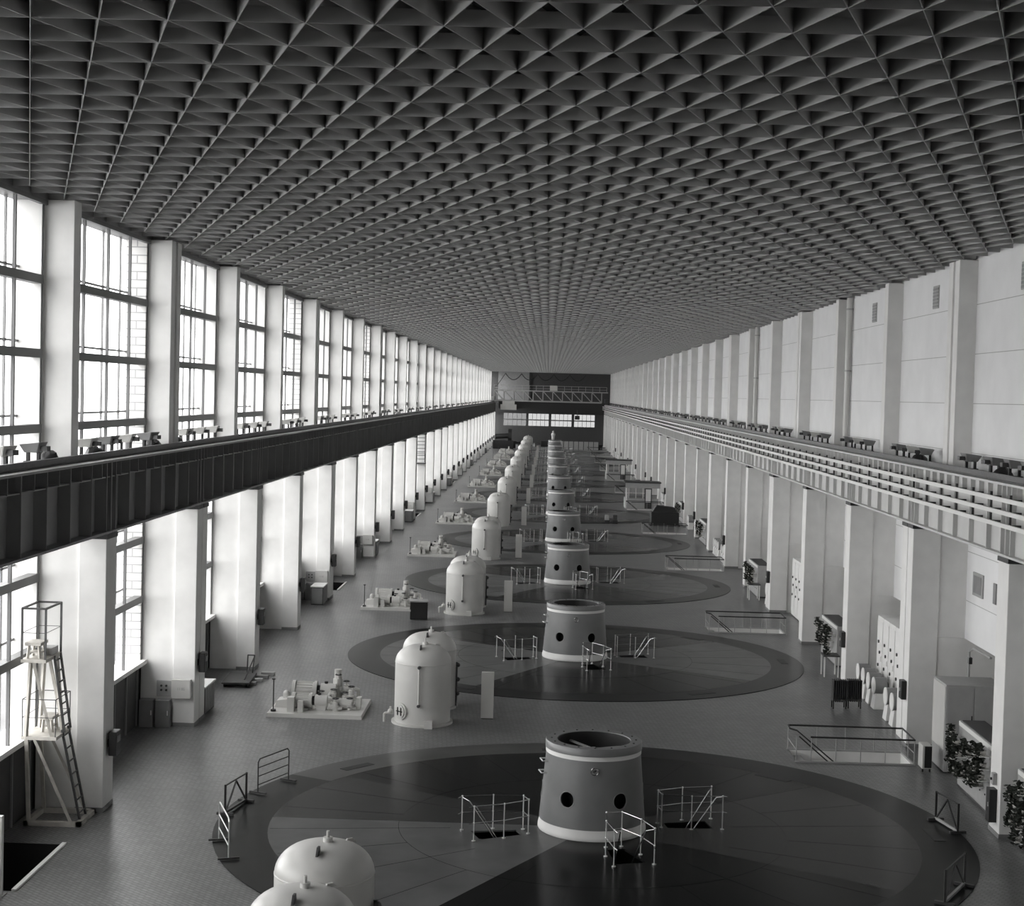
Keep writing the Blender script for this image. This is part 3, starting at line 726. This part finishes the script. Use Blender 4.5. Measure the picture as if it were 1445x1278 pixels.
# ------------------------------------------------------------------ platform ladder at the near window
def tower():
    r = T('platform_ladder', 'tall wooden two-deck platform ladder against the near window', 'ladder'); W = M['wood']
    B().box(-12.72, 37.95, 0, -11.3, 38.07, .12).box(-12.72, 39.15, 0, -11.3, 39.27, .12).box(-12.72, 37.95, 0, -12.6, 39.27, .12).box(-11.42, 37.95, 0, -11.3, 39.27, .12).build('base_frame', W, r)
    B().box(-12.72, 37.7, 2.2, -11.85, 38.9, 2.28).build('lower_deck', W, r); B().box(-12.72, 37.6, 4.12, -12.1, 38.85, 4.2).build('upper_deck', W, r)
    for x0, y0, x1, y1, z0, z1 in ((-12.6, 38.0, -12.6, 37.75, 0, 2.2), (-12.6, 39.2, -12.6, 38.8, 0, 2.2), (-11.55, 38.0, -12.4, 37.75, .1, 2.2), (-11.55, 39.2, -12.4, 38.8, .1, 2.2),
                                   (-12.62, 37.75, -12.5, 37.7, 2.2, 4.15), (-12.62, 38.8, -12.5, 38.75, 2.2, 4.15), (-12.0, 37.85, -12.45, 37.7, 2.2, 4.15), (-12.0, 38.8, -12.4, 38.75, 2.2, 4.15), (-11.95, 38.5, -12.15, 38.6, 2.28, 4.12)):
        B().bar((x0, y0, z0), (x1, y1, z1), .09, .07).build('strut', W, r)
    for (xa, za), (xb, zb), nm in (((-11.4, .1), (-11.88, 2.35), 'lower_ladder'), ((-11.82, 2.3), (-12.1, 4.2), 'upper_ladder')):
        b = B()
        for y in (38.25, 38.75): b.bar((xa, y, za), (xb, y, zb), .06, .05)
        l = b.build(nm, M['iron'], r)
        for i in range(7):
            t = (i + .5) / 7; B().tube((xa + (xb - xa) * t, 38.25, za + (zb - za) * t), (xa + (xb - xa) * t, 38.75, za + (zb - za) * t), .022, 6).build('rung', M['iron'], l)
    b = B(); cs = [(-12.7, 37.62), (-12.12, 37.62), (-12.12, 38.83), (-12.7, 38.83)]
    for x, y in cs: b.bar((x, y, 4.2), (x, y, 5.45), .045)
    for (a, c), (e, f) in zip(cs, cs[1:] + cs[:1]): b.bar((a, c, 5.45), (e, f, 5.45), .045); b.tube((a, c, 4.85), (e, f, 4.85), .008, 5)
    b.build('upper_guard', M['iron'], r)
    b = B(); cs = [(-12.7, 37.72), (-11.88, 37.72), (-11.88, 38.88), (-12.7, 38.88)]
    for x, y in cs: b.tube((x, y, 2.28), (x, y, 3.2), .014, 6)
    for (a, c), (e, f) in zip(cs, cs[1:] + cs[:1]):
        if c != f or a < -12.6 or e < -12.6: b.tube((a, c, 3.2), (e, f, 3.2), .011, 5); b.tube((a, c, 2.75), (e, f, 2.75), .008, 5)
    b.build('lower_guard', M['iron'], r)
tower()
def stool(lab, x, y, z, s_=1):
    r = T('work_stool', lab, 'stool', (x, y, z))
    B().box(-.2 * s_, -.28, .32, .2 * s_, .28, .40).build('seat', M['wood'], r, .01)
    for sx in (-1, 1):
        for sy in (-1, 1): B().bar((sx * .15 * s_, sy * .2, 0), (sx * .12 * s_, sy * .18, .33), .06).build('leg', M['wood'], r)
    B().box(-.16 * s_, -.2, .12, .16 * s_, .2, .15).build('stretcher', M['wood'], r)
stool('wooden stool on the upper deck of the platform ladder', -12.45, 37.95, 4.205); stool('small wooden stool on the lower deck of the platform ladder', -12.25, 38.45, 2.285, .8)
tag(B().cbox(-12.3, 38.47, 4.297, .3, .5, .18).build('parts_crate', M['grey'], None, .01), 'grey crate beside the stool on the platform ladder upper deck', 'crate')

# ------------------------------------------------------------------ fittings on the window-side columns
def wallbox():
    r = T('telephone_box', '', 'wall box'); B().box(0, -.22, 0, .2, .22, .62).build('case', M['black'], r, .02); B().box(-.06, -.06, .2, 0, .06, .4).build('bracket', M['iron'], r)
    B().box(.2, -.14, .34, .215, .14, .5).build('panel', M['midgrey'], r)
    return r
WB = wallbox()
for i, k in enumerate(range(-1, 28)):
    o = WB if i == 0 else dup(WB, (0, 0, 0)); o.location = (-11.09, LY0 + CP * k + .47, 1.72 if k >= 1 else 1.4)
    tag(o, 'black box on the inner face of the %s window-side column' % ncol(k), 'wall box', 'black boxes on the window-side columns')
def elecbox():
    r = T('switch_box', '', 'switch box'); B().box(-.32, -.16, 0, .30, 0, .62).build('case', M['cream'], r, .012)
    B().box(.3, -.14, .05, .33, -.02, .58).build('hinge_side', M['grey'], r)
    b = B(); x = -.11
    for ch in 'I', 'I', 'O', 'b':       # faint stencilled number, unreadable in the photograph
        if ch == 'I': b.box(x, -.164, .28, x + .015, -.16, .36)
        else: b.box(x, -.164, .28, x + .045, -.16, .295); b.box(x, -.164, .345, x + .045, -.16, .36); b.box(x, -.164, .28, x + .014, -.16, .36); b.box(x + .031, -.164, .28, x + .045, -.16, .36 if ch == 'O' else .32)
        x += .06
    b.build('stencil', M['grey'], r)
    return r
EB = elecbox()
def sidecab():
    r = T('relay_cabinet', '', 'cabinet')
    for i, x in enumerate((-.45, .08)):
        d = B().box(x, -.35, 0, x + .45, 0, .88).build('cabinet_body', M['midgrey'], r, .01); B().box(x + .38, -.37, .4, x + .41, -.35, .55).build('handle', M['steel'], d)
    return r
SC = sidecab()
def junction():
    r = T('socket_panel', '', 'socket panel'); B().box(-.24, -.06, 0, .24, 0, .5).build('plate', M['grey'], r, .01)
    for x in (-.08, .08):
        for z in (.2, .34): B().tube((x, -.07, z), (x, -.1, z), .035, 12).build('socket', M['black'], r)
    return r
JP = junction()
def desk():
    r = T('duty_desk', '', 'desk'); B().box(-.34, -.8, .9, .34, .8, .96).build('top', M['white'], r, .01)
    B().box(-.3, -.76, 0, .3, .76, .9).build('body', M['iron'], r)
    b = B()
    for i in range(5): b.box(.3, -.72 + i * .3, .06, .32, -.48 + i * .3, .86)
    b.box(-.28, -.785, .06, .28, -.76, .86); b.build('door_panel', M['midgrey'], r)
    return r
DK = desk()
for i, k in enumerate((1, 4, 6, 9, 11, 14, 16, 19, 21, 24)):
    yn = LY0 + CP * k; nm = ncol(k)
    for pr, loc, lb, cat, grp in ((EB, (-11.55, yn, .92), 'white switch box on the face of the %s window-side column', 'switch box', 'white switch boxes on columns'),
                                  (SC, (-12.42, yn + .05, 0), 'grey relay cabinets against the %s window-side column', 'cabinet', 'relay cabinets by columns'),
                                  (JP, (-12.15, yn + .09, .96), 'grey four-socket panel on the %s window-side column', 'socket panel', 'socket panels on columns'),
                                  (DK, (-11.5, (yn + 2.5) if i % 2 == 0 else (yn - 1.2), 0), 'white-topped duty desk beside the %s window-side column', 'desk', 'duty desks under the windows')):
        o = pr if i == 0 else dup(pr, (0, 0, 0)); o.location = loc; tag(o, lb % nm, cat, grp)
# hand cart
r = T('hand_cart', 'dark low hand cart with tube handles by the window-side columns', 'cart', (-11.15, 57.2, 0), .05)
B().box(-.55, -.9, .14, .45, 1.2, .2).build('deck', M['iron'], r)
for x, y in ((-.45, -.7), (.35, -.7), (-.45, 1.0), (.35, 1.0)): B().tube((x - .04, y, .1), (x + .04, y, .1), .1, 14).build('wheel', M['black'], r)
B().path([(.3, 1.1, .2), (.35, 1.25, .85), (.1, 1.25, .85), (.1, 1.1, .2)], .025, 8).path([(.35, 1.25, .8), (.2, -.3, .2)], .025, 8).build('handle', M['iron'], r)
for i in range(4): tag(B().cbox(-10.75 + .1 * i, 57.0 + i * .7, .06, .5, .25, .12).build('wooden_block', M['grey'] if i % 2 else M['midgrey'], None, .01), 'grey floor block beside the hand cart, %s from the near end' % nth(i + 1), 'block', 'floor blocks by the hand cart')
# ladder with landing on a far column
r = T('fixed_ladder', 'dark steel ladder with landing high on a far window-side column', 'ladder', (-11.53, LY0 + CP * 10 - .35, 0)); b = B()
for x in (-.36, .36): b.bar((x, 0, 4.5), (x, 0, 7.1), .06)
for i in range(8): b.tube((-.36, 0, 4.8 + i * .32), (.36, 0, 4.8 + i * .32), .025, 6)
b.build('ladder', M['iron'], r); B().box(-.5, -.5, 4.35, .45, .33, 4.45).build('landing', M['iron'], r)
b = B()
for x in (-.5, -.34): b.bar((x, -.4, 0), (x, -.4, 4.4), .05)
for i in range(14): b.tube((-.5, -.4, .3 + i * .3), (-.34, -.4, .3 + i * .3), .02, 6)
b.build('lower_ladder', M['iron'], r)
b = B().bar((-.5, -.48, 4.45), (-.5, -.48, 5.3), .04).bar((.43, -.48, 4.45), (.43, -.48, 5.3), .04).bar((-.5, -.48, 5.3), (.43, -.48, 5.3), .04); b.build('guard', M['iron'], r)

# ------------------------------------------------------------------ blank-wall side equipment
PANELS = [(35.0, 39.2), (41.35, 44.95), (64.6, 68.2), (86.6, 90.4), (116.0, 121.0), (136, 140.5)]
def blocked(y0, y1):
    return any(y0 < q + .1 and y1 > p - .1 for p, q in PANELS) or any(y0 < far(RY0, k, RDBL) + .05 and y1 > RY0 + CP * k - .05 for k in KS)
def switchgear():
    r = T('switch_cabinet', '', 'cabinet')
    B().box(0, -.49, .06, .9, .49, 2.95).build('body', M['white'], r, .015); B().box(.02, -.47, 0, .88, .47, .06).build('plinth', M['iron'], r)
    B().box(-.02, -.45, .2, 0, .45, 2.8).build('door', M['white'], r, .008)
    for z, y in ((2.0, .1), (1.62, -.1), (1.12, .1)): B().tube((-.06, y, z), (-.02, y, z), .06, 14).build('dial', M['iron'], r)
    B().box(-.05, -.38, 1.3, -.02, -.34, 1.5).build('handle', M['steel'], r)
    return r
def drum():
    r = T('drum_unit', '', 'motor drum')
    B().tube((0, 0, .82), (.42, 0, .82), .3, 32).build('drum', M['midgrey'], r); B().tube((-.03, 0, .82), (.0, 0, .82), .31, 32).build('front_plate', M['white'], r)
    B().tube((.42, 0, .82), (.5, 0, .82), .25, 24, .12).build('rear_cone', M['black'], r)
    B().hexa([(-.05, -.28, 0), (.4, -.28, 0), (.4, .28, 0), (-.05, .28, 0)], [(.02, -.24, .56), (.38, -.24, .56), (.38, .24, .56), (.02, .24, .56)]).build('pedestal', M['white'], r, .02)
    return r
SWG, DR = switchgear(), drum(); fs = [True, True]; cs_, cd_ = 0, 0
for n in range(NG - 1):
    for q in range(9):
        y = 51.75 + GP * n + q * 1.02
        if not blocked(y - .5, y + .5):
            cs_ += 1; o = SWG if fs[0] else dup(SWG, (0, 0, 0)); fs[0] = False; o.location = (12.75, y, 0)
            tag(o, 'tall white switch cabinet between the blank-wall columns, %s from the near end' % nth(cs_) if cs_ < 60 else 'tall white switch cabinet far down the blank wall', 'cabinet', 'white switch cabinets')
    for dy in (1.5, 2.5, 4.5, 5.45, 6.4, 7.35):
        y = 51.7 + GP * n + dy
        if n == 1 and dy != 6.4: continue
        if not blocked(y - .33, y + .33):
            cd_ += 1; o = DR if fs[1] else dup(DR, (0, 0, 0)); fs[1] = False; o.location = (12.0, y, 0)
            tag(o, 'grey motor drum on white pedestal at the blank wall, %s from the near end' % nth(cd_), 'motor', 'motor drums on pedestals')
# plants on pale panel cabinets
def leafy(seed, n=26, s_=.2, droop=.3):
    rnd = random.Random(seed); b = B()
    for i in range(n):
        a = rnd.uniform(0, 2 * PI); rr = rnd.uniform(.2, 1) * s_; z = rnd.uniform(-droop, .18)
        c = Vector((rr * math.cos(a) * .7 - .08, rr * math.sin(a), z)); l = rnd.uniform(.09, .15); t = rnd.uniform(0, 2 * PI)
        u = Vector((math.cos(t), math.sin(t), rnd.uniform(-.6, .4))).normalized() * l; v = u.cross(Vector((rnd.uniform(-1, 1), rnd.uniform(-1, 1), 1))).normalized() * l * .45
        w_ = u.cross(v).normalized() * l * .15
        b.add([c - u * .5, c - v + w_, c + u * .6, c + v + w_], [(0, 1, 2), (0, 2, 3)])
    for i in range(5):
        a = 2 * PI * i / 5; b.tube((0, 0, .05), (s_ * .5 * math.cos(a) - .05, s_ * .6 * math.sin(a), -droop * rnd.uniform(0, 1)), .008, 4)
    return b
PLM = [leafy(i, 60, .15, .2).mesh('foliage', M['leaf']) for i in range(5)]
POTM = B().lathe([(0, 0), (.07, 0), (.1, .14), (.085, .14), (.07, .06), (0, .06)], 14).mesh('pot', M['pot'])
pc_ = 0
def plant(x, y, z, lab, grp):
    global pc_; pc_ += 1
    r = T('hanging_plant', lab, 'plant', (x, y, z), random.uniform(-.4, .4), grp)
    for nm, me, dz in (('foliage', PLM[pc_ % 5], .14), ('pot', POTM, 0)):
        o = bpy.data.objects.new(nm, me); COL.objects.link(o); o.parent = r; o.location = (0, 0, dz)
def plant_panel(i, y0, y1, x, zt, rows):
    r = T('panel_board', 'long pale panel board hung with dark plants, %s along the blank wall' % nth(i), 'panel', (x, y0, 0), 0, 'pale panel boards with plants'); L_ = y1 - y0
    B().box(0, 0, .08, .75, L_, zt).build('body', M['grey'], r, .015); B().box(.02, .02, 0, .73, L_ - .02, .08).build('plinth', M['iron'], r)
    B().box(-.012, .03, zt - .14, 0, L_ - .03, zt - .02).build('header_strip', M['pale_bar'], r); B().box(.06, .1, zt - .01, .7, L_ - .1, zt + .02).build('top_cover', M['black'], r)
    b = B()
    for q in range(int(L_ / .5)): b.tube((-.02, .25 + q * .5, .5), (0, .25 + q * .5, .5), .025, 8)
    b.build('stud', M['black'], r)
    for q, (f, z) in enumerate(rows): plant(x - .2, y0 + L_ * f, z + .004, 'dark trailing plant in a pale pot on the %s panel board' % nth(i), 'trailing plants on the %s panel board' % nth(i))
    for q, (f, z) in enumerate(rows): B().box(-.31, L_ * f - .12, z - .02, 0, L_ * f + .12, z).build('shelf_bracket', M['pale_bar'], r)
rnd = random.Random(3)
rows1 = [(.28 + .2 * (q % 2) + .0, 1.55 - .22 * q) for q in range(5)] + [(.12, 1.62), (.1, 1.3), (.14, .95), (.3, .72), (.42, .62), (.55, 1.4), (.62, .62), (.72, .6), (.78, 1.05), (.86, 1.3), (.9, .9), (.86, .55), (.97, 1.5), (.98, 1.1), (.97, .75)]
rows0 = [(.5 + .09 * q, 1.5 - (q % 3) * .22) for q in range(5)] + [(.48 + .1 * q, .85 - (q % 2) * .2) for q in range(5)] + [(.6, .35), (.8, .3), (.93, .55), (.95, 1.2), (.7, 1.1), (.85, 1.0)]
plant_panel(1, 35.0, 39.2, 12.05, 1.92, rows0)
plant_panel(2, 41.35, 44.95, 12.08, 1.93, rows1)
plant_panel(3, 64.6, 68.2, 12.2, 1.7, [(.1 + .09 * q, 1.3 - .3 * (q % 3)) for q in range(10)])
plant_panel(4, 86.6, 90.4, 11.85, 1.8, [(.1 + .09 * q, 1.35 - .3 * (q % 3)) for q in range(10)])
plant_panel(5, 116.0, 121.0, 11.95, 1.7, [(.1 + .12 * q, 1.3 - .35 * (q % 3)) for q in range(8)])
plant_panel(6, 136, 140.5, 11.95, 1.7, [(.1 + .12 * q, 1.3 - .35 * (q % 3)) for q in range(8)])
r = T('black_wall_locker', 'black narrow box on the second blank-wall column near the plants', 'wall box', (11.7, RY0 + .4, .35)); B().box(-.16, -.16, 0, .04, .16, .85).build('case', M['black'], r, .01); B().box(-.18, -.1, .4, -.16, -.06, .5).build('latch', M['steel'], r)
r = T('wall_switch', 'small grey switch on the second blank-wall column above the black box', 'switch', (11.72, RY0 + .4, 1.3)); B().box(-.09, -.09, 0, .02, .09, .3).build('case', M['grey'], r, .01); B().box(-.13, -.02, .12, -.09, .02, .18).build('lever', M['iron'], r)
# fire extinguisher style dark boxes on the blank-wall columns
bc = T('telephone_box', '', 'wall box'); B().box(-.17, -.2, 0, 0, .2, .6).build('case', M['black'], bc, .02); B().box(-.19, -.03, .25, -.17, .03, .35).build('knob', M['steel'], bc)
for i, k in enumerate([1, 2, 4, 6, 8, 9, 11, 13, 14, 16, 18, 20, 22]):
    o = bc if i == 0 else dup(bc, (0, 0, 0)); o.location = (11.739, RY0 + CP * k + .35, 1.5); tag(o, 'black box on the inner face of the %s blank-wall column' % ncol(k), 'wall box', 'black boxes on the blank-wall columns')
# big grey cabinet and small control box
r = T('grey_cabinet', 'large grey double-door cabinet standing beyond the second blank-wall column', 'cabinet', (12.08, 46.5, 0))
B().box(0, 0, .04, 1.75, 1.5, 2.66).build('body', M['grey'], r, .015)
B().box(.04, -.02, .95, .82, 0, 2.6).build('door', M['grey'], r, .005); d2 = B().box(.86, -.02, .95, 1.7, 0, 2.6).build('door', M['grey'], r, .005)
B().box(.04, -.02, .12, 1.7, 0, .9).build('lower_panel', M['grey'], r, .005); b = B()
for i in range(8): b.box(.12, -.03, .5 + i * .045, .7, -.018, .525 + i * .045)
b.build('louver', M['midgrey'], r); B().box(.76, -.05, 1.6, .79, -.02, 1.75).build('handle', M['black'], r)
B().box(-.02, .05, .7, 0, 1.45, 2.6).build('side_panel', M['cream'], r)
r = T('conduit_run', 'grey bent conduit pipe on the wall above the grey cabinet', 'pipe', (13.4, 49.0, 0)); B().path([(0, 0, 2.4), (0, 0, 3.3), (.05, -.3, 3.42), (.05, -2.2, 3.45)], .04, 8).build('conduit', M['grey'], r); B().box(-.02, -.1, 2.9, .08, .1, 3.1).build('junction_box', M['black'], r)
r = T('control_box', 'small floor cabinet with black front beside the stairwell railing', 'cabinet', (11.52, 46.55, 0)); B().box(-.06, 0, .1, .22, .55, .8).build('body', M['cream'], r, .01); B().box(.0, -.02, .14, .21, 0, .78).build('front', M['black'], r)
for x in (-.03, .18): B().box(x - .02, .05, 0, x + .02, .1, .1).build('leg', M['black'], r)
# dark slatted stands near the second stairwell
for i, (x, y) in enumerate([(10.72, 56.0), (11.28, 56.15)]):
    r = T('slatted_stand', 'black slatted stand on legs near the motor drums, %s from the wall' % ('second' if i == 0 else 'first'), 'stand', (x, y, 0), 0, 'black slatted stands'); b = B()
    for q in range(7): b.box(-.24 + q * .075, -.2, .25, -.2 + q * .075, .2, 1.02)
    b.build('slat', M['black'], r)
    for sx in (-.22, .22):
        for sy in (-.16, .16): B().box(sx - .02, sy - .02, 0, sx + .02, sy + .02, .3).build('leg', M['black'], r)
    B().box(-.25, -.21, .3, .25, .21, .34).build('shelf', M['iron'], r)
for i, (x, y) in enumerate([(11.6, 62.6), (11.6, 86.0)]):
    r = T('flower_table', 'small dark table with leggy plant at the blank wall, %s from the near end' % nth(i + 1), 'table', (x, y, 0)); B().box(-.35, -.4, .82, .3, .4, .87).build('top', M['iron'], r)
    for sx in (-.3, .25):
        for sy in (-.35, .35): B().box(sx - .025, sy - .025, 0, sx + .025, sy + .025, .82).build('leg', M['pale_bar'], r)
    plant(x - .1, y, .875, 'leafy plant on the %s flower table' % nth(i + 1), 'plants on the flower tables')
r = T('wall_locker', 'flat dark board on the alcove side beyond the fourth blank-wall column', 'board', (12.9, RY0 + CP * 2 + 2.2, 3.0)); B().box(-.04, -.5, 0, 0, .5, 2.2).build('board', M['midgrey'], r); B().box(-.05, -.45, .05, -.04, .45, .12).build('ledge', M['grey'], r)

# booths with glazing beyond the fourth and sixth stairwell
def booth():
    r = T('control_booth', '', 'booth')
    w_, d, h = 3.4, 2.6, 2.6
    B().box(0, 0, 0, .18, .12, h).box(w_ - .15, 0, 0, w_, .12, h).build('post', M['white'], r)
    B().box(.18, 0, 0, w_ - .15, .1, 1.0).box(0, .12, 0, .1, d, 1.0).build('lower_panel', M['grey'], r); B().box(.0, -.02, 2.0, w_, .12, 2.5).build('fascia', M['grey'], r)
    B().box(-.1, -.1, 2.5, w_ + .1, d, 2.62).build('roof', M['iron'], r)
    b = B()
    for i in range(5): b.box(.7 * i + .3, .02, 1.0, .7 * i + .36, .08, 2.0)
    b.build('glazing_bar', M['pale_bar'], r); B().add([(.18, .05, 1.0), (w_ - .15, .05, 1.0), (w_ - .15, .05, 2.0), (.18, .05, 2.0)], [(0, 1, 2, 3)]).build('glass', M['glass'], r)
    B().box(.3, 1.2, 0, 1.8, 2.2, 1.2).build('console', M['midgrey'], r); B().box(1.9, -.03, 0, 2.6, -.0, 2.0).build('door', M['iron'], r)
    B().box(2.0, -.05, .6, 2.5, -.03, 1.9).build('door_panel', M['white'], r)
    return r
BT = booth(); BT.location = (7.8, 153.6, 0); tag(BT, 'glazed control booth by the blank-wall side, nearer of the two', 'booth', 'glazed control booths')
tag(dup(BT, (7.8, 206.0, 0)), 'glazed control booth by the blank-wall side, farther of the two', 'booth', 'glazed control booths')
r = T('tarped_machine', 'bulky black covered machine beside the fourth stairwell', 'machine', (10.2, 134, 0)); b = B().box(-1.2, -.8, .1, 1.2, .8, 1.2); b.hexa([(-1.1, -.7, 1.2), (1.1, -.7, 1.2), (1.1, .7, 1.2), (-1.1, .7, 1.2)], [(-.7, -.4, 1.75), (.8, -.4, 1.6), (.8, .4, 1.6), (-.7, .4, 1.75)])
b.build('body', M['black'], r, .08); B().box(-1.3, -.9, 0, 1.3, .9, .1).build('skid', M['iron'], r)
for i, x in enumerate((5.3, 6.0)):
    r = T('floor_trestle', '%s small dark stand on the floor beyond the fourth pit cover' % ('first' if i == 0 else 'second'), 'stand', (x, 134.5, 0), 0, 'small dark stands'); B().box(-.18, -.15, .3, .18, .15, .75).build('body', M['iron'] if i else M['grey'], r); B().box(-.22, -.2, 0, .22, .2, .3).build('base', M['black'], r)

# ------------------------------------------------------------------ crane bridge and clutter at the far end
YC = 322.
r = T('bridge_crane', 'overhead travelling crane bridge across the far end of the hall', 'crane', (0, YC, 0))
x0, x1 = -11.3, 11.9; z0, z1 = 9.5, 11.6
for nm, y in (('near_truss', 0), ('far_truss', 3.2)):
    t = B().box(x0, y - .12, z0 - .15, x1 - 1, y + .12, z0 + .15).box(x0, y - .12, z1 - .12, x1 + .3, y + .12, z1 + .12)
    n = 11; st = (x1 - x0 - 1) / n
    for i in range(n + 1): t.box(x0 + st * i - .09, y - .08, z0, x0 + st * i + .09, y + .08, z1)
    for i in range(n): t.bar((x0 + st * i, y, z1), (x0 + st * (i + 1), y, z0), .16, .16)
    t.build(nm, M['grey'] if y == 0 else M['iron'], r)
B().box(x0 + 1, 1.0, 7.9, x1 - 1, 1.6, 9.4).build('box_girder', M['black'], r)
b = B()
for i in range(17): x = x0 + (x1 - x0) * i / 16; b.box(x - .04, -.3, z1, x + .04, -.22, z1 + 1.1)
b.box(x0, -.3, z1 + 1.05, x1, -.22, z1 + 1.13).box(x0, -.3, z1 + .5, x1, -.22, z1 + .56); b.build('guard_rail', M['grey'], r)
for x, s_ in ((-11.5, 1), (11.95, -1)):
    c = B().box(x - .35, -1.2, 9.42, x + .35, 4.4, 10.3).build('end_carriage', M['grey'] if s_ > 0 else M['iron'], r)
    for y in (-.8, 4.0): B().tube((x - .1, y, 9.5), (x + .1, y, 9.5), .29, 20).build('wheel', M['iron'], c)
B().box(-9.9, -.9, 7.6, -6.6, .2, 8.7).box(-9.5, -1.0, 8.7, -7.0, .3, 9.4).build('driver_cab', M['cream'], r)
B().box(.2, -.5, z1 + .15, 1.7, .3, z1 + 1.2).build('trolley', M['cream'], r)
b = B()
for i in range(5):
    xa = -9 + i * 3.3
    for q in range(10):
        t0, t1 = q / 10, (q + 1) / 10; f = lambda t: (xa + 3.3 * t, -.6, 15.1 - 5.2 * t * (1 - t))
        b.tube(f(t0), f(t1), .09, 6, cap=False)
b.bar((-10.8, -.6, 12.4), (-9, -.6, 15.1), .12); b.build('festoon_cable', M['black'], r)
B().box(5.5, 1.0, 5.9, 6.5, 1.6, 6.7).tube((6.0, 1.3, 6.7), (6.0, 1.3, 7.9), .06, 8).build('hook_block', M['black'], r)
r = T('rotor_spider', 'big dark wheel-like machine part on a stand at the far end', 'machine', (-8.6, 309, 0)); B().tube((.8, 0, 2.7), (1.5, 0, 2.7), 1.25, 28).build('wheel', M['black'], r); B().tube((-1.8, 0, 2.4), (.8, 0, 2.6), .5, 16).build('shaft', M['black'], r)
B().box(-2.2, -.8, 0, 1.8, .8, 1.7).build('stand', M['black'], r)
rnd = random.Random(11)
for i in range(12):
    x, y = [(-10.2, 313), (-7.4, 314), (-9.6, 317), (-5.6, 312), (-6.6, 318), (-9.0, 326), (-2.6, 325), (-.5, 327), (3.5, 324), (5.8, 327), (8.2, 320), (10.2, 315)][i]; s_ = rnd.uniform(.5, 1.1)
    r = T('machine_crate', 'dark crate of machine parts at the far end, %s of the heap' % nth(i + 1), 'crate', (x, y, 0), rnd.uniform(0, 1), 'dark crates at the far end')
    B().box(-s_, -.5, 0, s_, .5, s_ * 1.3).build('body', M['black'] if i % 3 else M['midgrey'], r); B().box(-s_ - .05, -.55, s_ * 1.3, s_ + .05, .55, s_ * 1.3 + .08).build('lid', M['iron'], r)
r = T('white_pedestal', 'tall white upright shape on a plinth at the far end', 'statue', (1.1, 316, 0)); B().box(-.45, -.45, 0, .45, .45, 1.2).build('plinth', M['grey'], r); B().lathe([(0, 1.2), (.36, 1.2), (.24, 1.7), (.3, 2.4), (.42, 2.9), (.3, 3.2), (.16, 3.3), (.2, 3.5), (0, 3.65)], 20).build('figure', M['white'], r)
r = T('site_fence', 'dark barrier fence of uprights across the far floor', 'fence', (6.2, 312, 0)); b = B()
for i in range(9): b.box(-4 + i - .06, -.06, 0, -4 + i + .06, .06, 1.9)
b.box(-4, -.05, 1.75, 4.1, .05, 1.9).build('frame', M['iron'], r); B().box(-4, -.02, .1, 4, .02, 1.7).build('panel', M['grey'], r)

# ------------------------------------------------------------------ daylight
wd = bpy.data.worlds.new('overcast'); S.world = wd; wd.use_nodes = True; nt = wd.node_tree
bg = nt.nodes['Background']; tc = nt.nodes.new('ShaderNodeTexCoord'); sx = nt.nodes.new('ShaderNodeSeparateXYZ'); rp = nt.nodes.new('ShaderNodeValToRGB')
nt.links.new(tc.outputs['Generated'], sx.inputs[0]); nt.links.new(sx.outputs['Z'], rp.inputs['Fac']); nt.links.new(rp.outputs['Color'], bg.inputs['Color'])
rp.color_ramp.elements[0].position = 0; rp.color_ramp.elements[0].color = (.95, .95, .95, 1)
rp.color_ramp.elements[1].position = .8; rp.color_ramp.elements[1].color = (1, 1, 1, 1)
bg.inputs['Strength'].default_value = 2.2
def portal(name, loc, rotv, sx_, sy_):
    l = bpy.data.lights.new(name, 'AREA'); l.shape = 'RECTANGLE'; l.size = sx_; l.size_y = sy_; l.cycles.is_portal = True
    o = bpy.data.objects.new(name, l); COL.objects.link(o); o.location = loc; o.rotation_euler = rotv
Lh = YE - YW
o = portal('window_daylight', (-13.7, (YW + YE) / 2, 8.75), (0, -PI / 2, 0), 13.4, Lh)
portal('end_daylight', (0.2, YE + .6, 5.0), (-PI / 2, 0, 0), 20.5, 3.7)

# ------------------------------------------------------------------ camera
yaw, pit, rol, f = .0226, .0382, .026, 2201.5
cy, sy, cp_, sp, cr_, sr = math.cos(yaw), math.sin(yaw), math.cos(pit), math.sin(pit), math.cos(rol), math.sin(rol)
r0 = Vector((cy, sy, 0)); F = Vector((-sy * cp_, cy * cp_, -sp)); u0 = Vector((-sy * sp, cy * sp, cp_))
R_ = r0 * cr_ + u0 * sr; U = -r0 * sr + u0 * cr_
cam = bpy.data.cameras.new('camera'); co = bpy.data.objects.new('camera', cam); COL.objects.link(co)
co.matrix_world = Matrix(((R_.x, U.x, -F.x, 0), (R_.y, U.y, -F.y, 0), (R_.z, U.z, -F.z, 11.0), (0, 0, 0, 1)))
cam.sensor_fit = 'HORIZONTAL'; cam.sensor_width = 36; cam.lens = f / 1445 * 36; cam.clip_end = 2000; cam.clip_start = .1
S.camera = co
vs = S.view_settings; vs.view_transform = 'Standard'; vs.look = 'None'; vs.gamma = 1; vs.exposure = 1.75; vs.use_curve_mapping = False
S.cycles.diffuse_bounces = 6; S.cycles.max_bounces = 12; S.cycles.transparent_max_bounces = 16; S.cycles.sample_clamp_indirect = 6
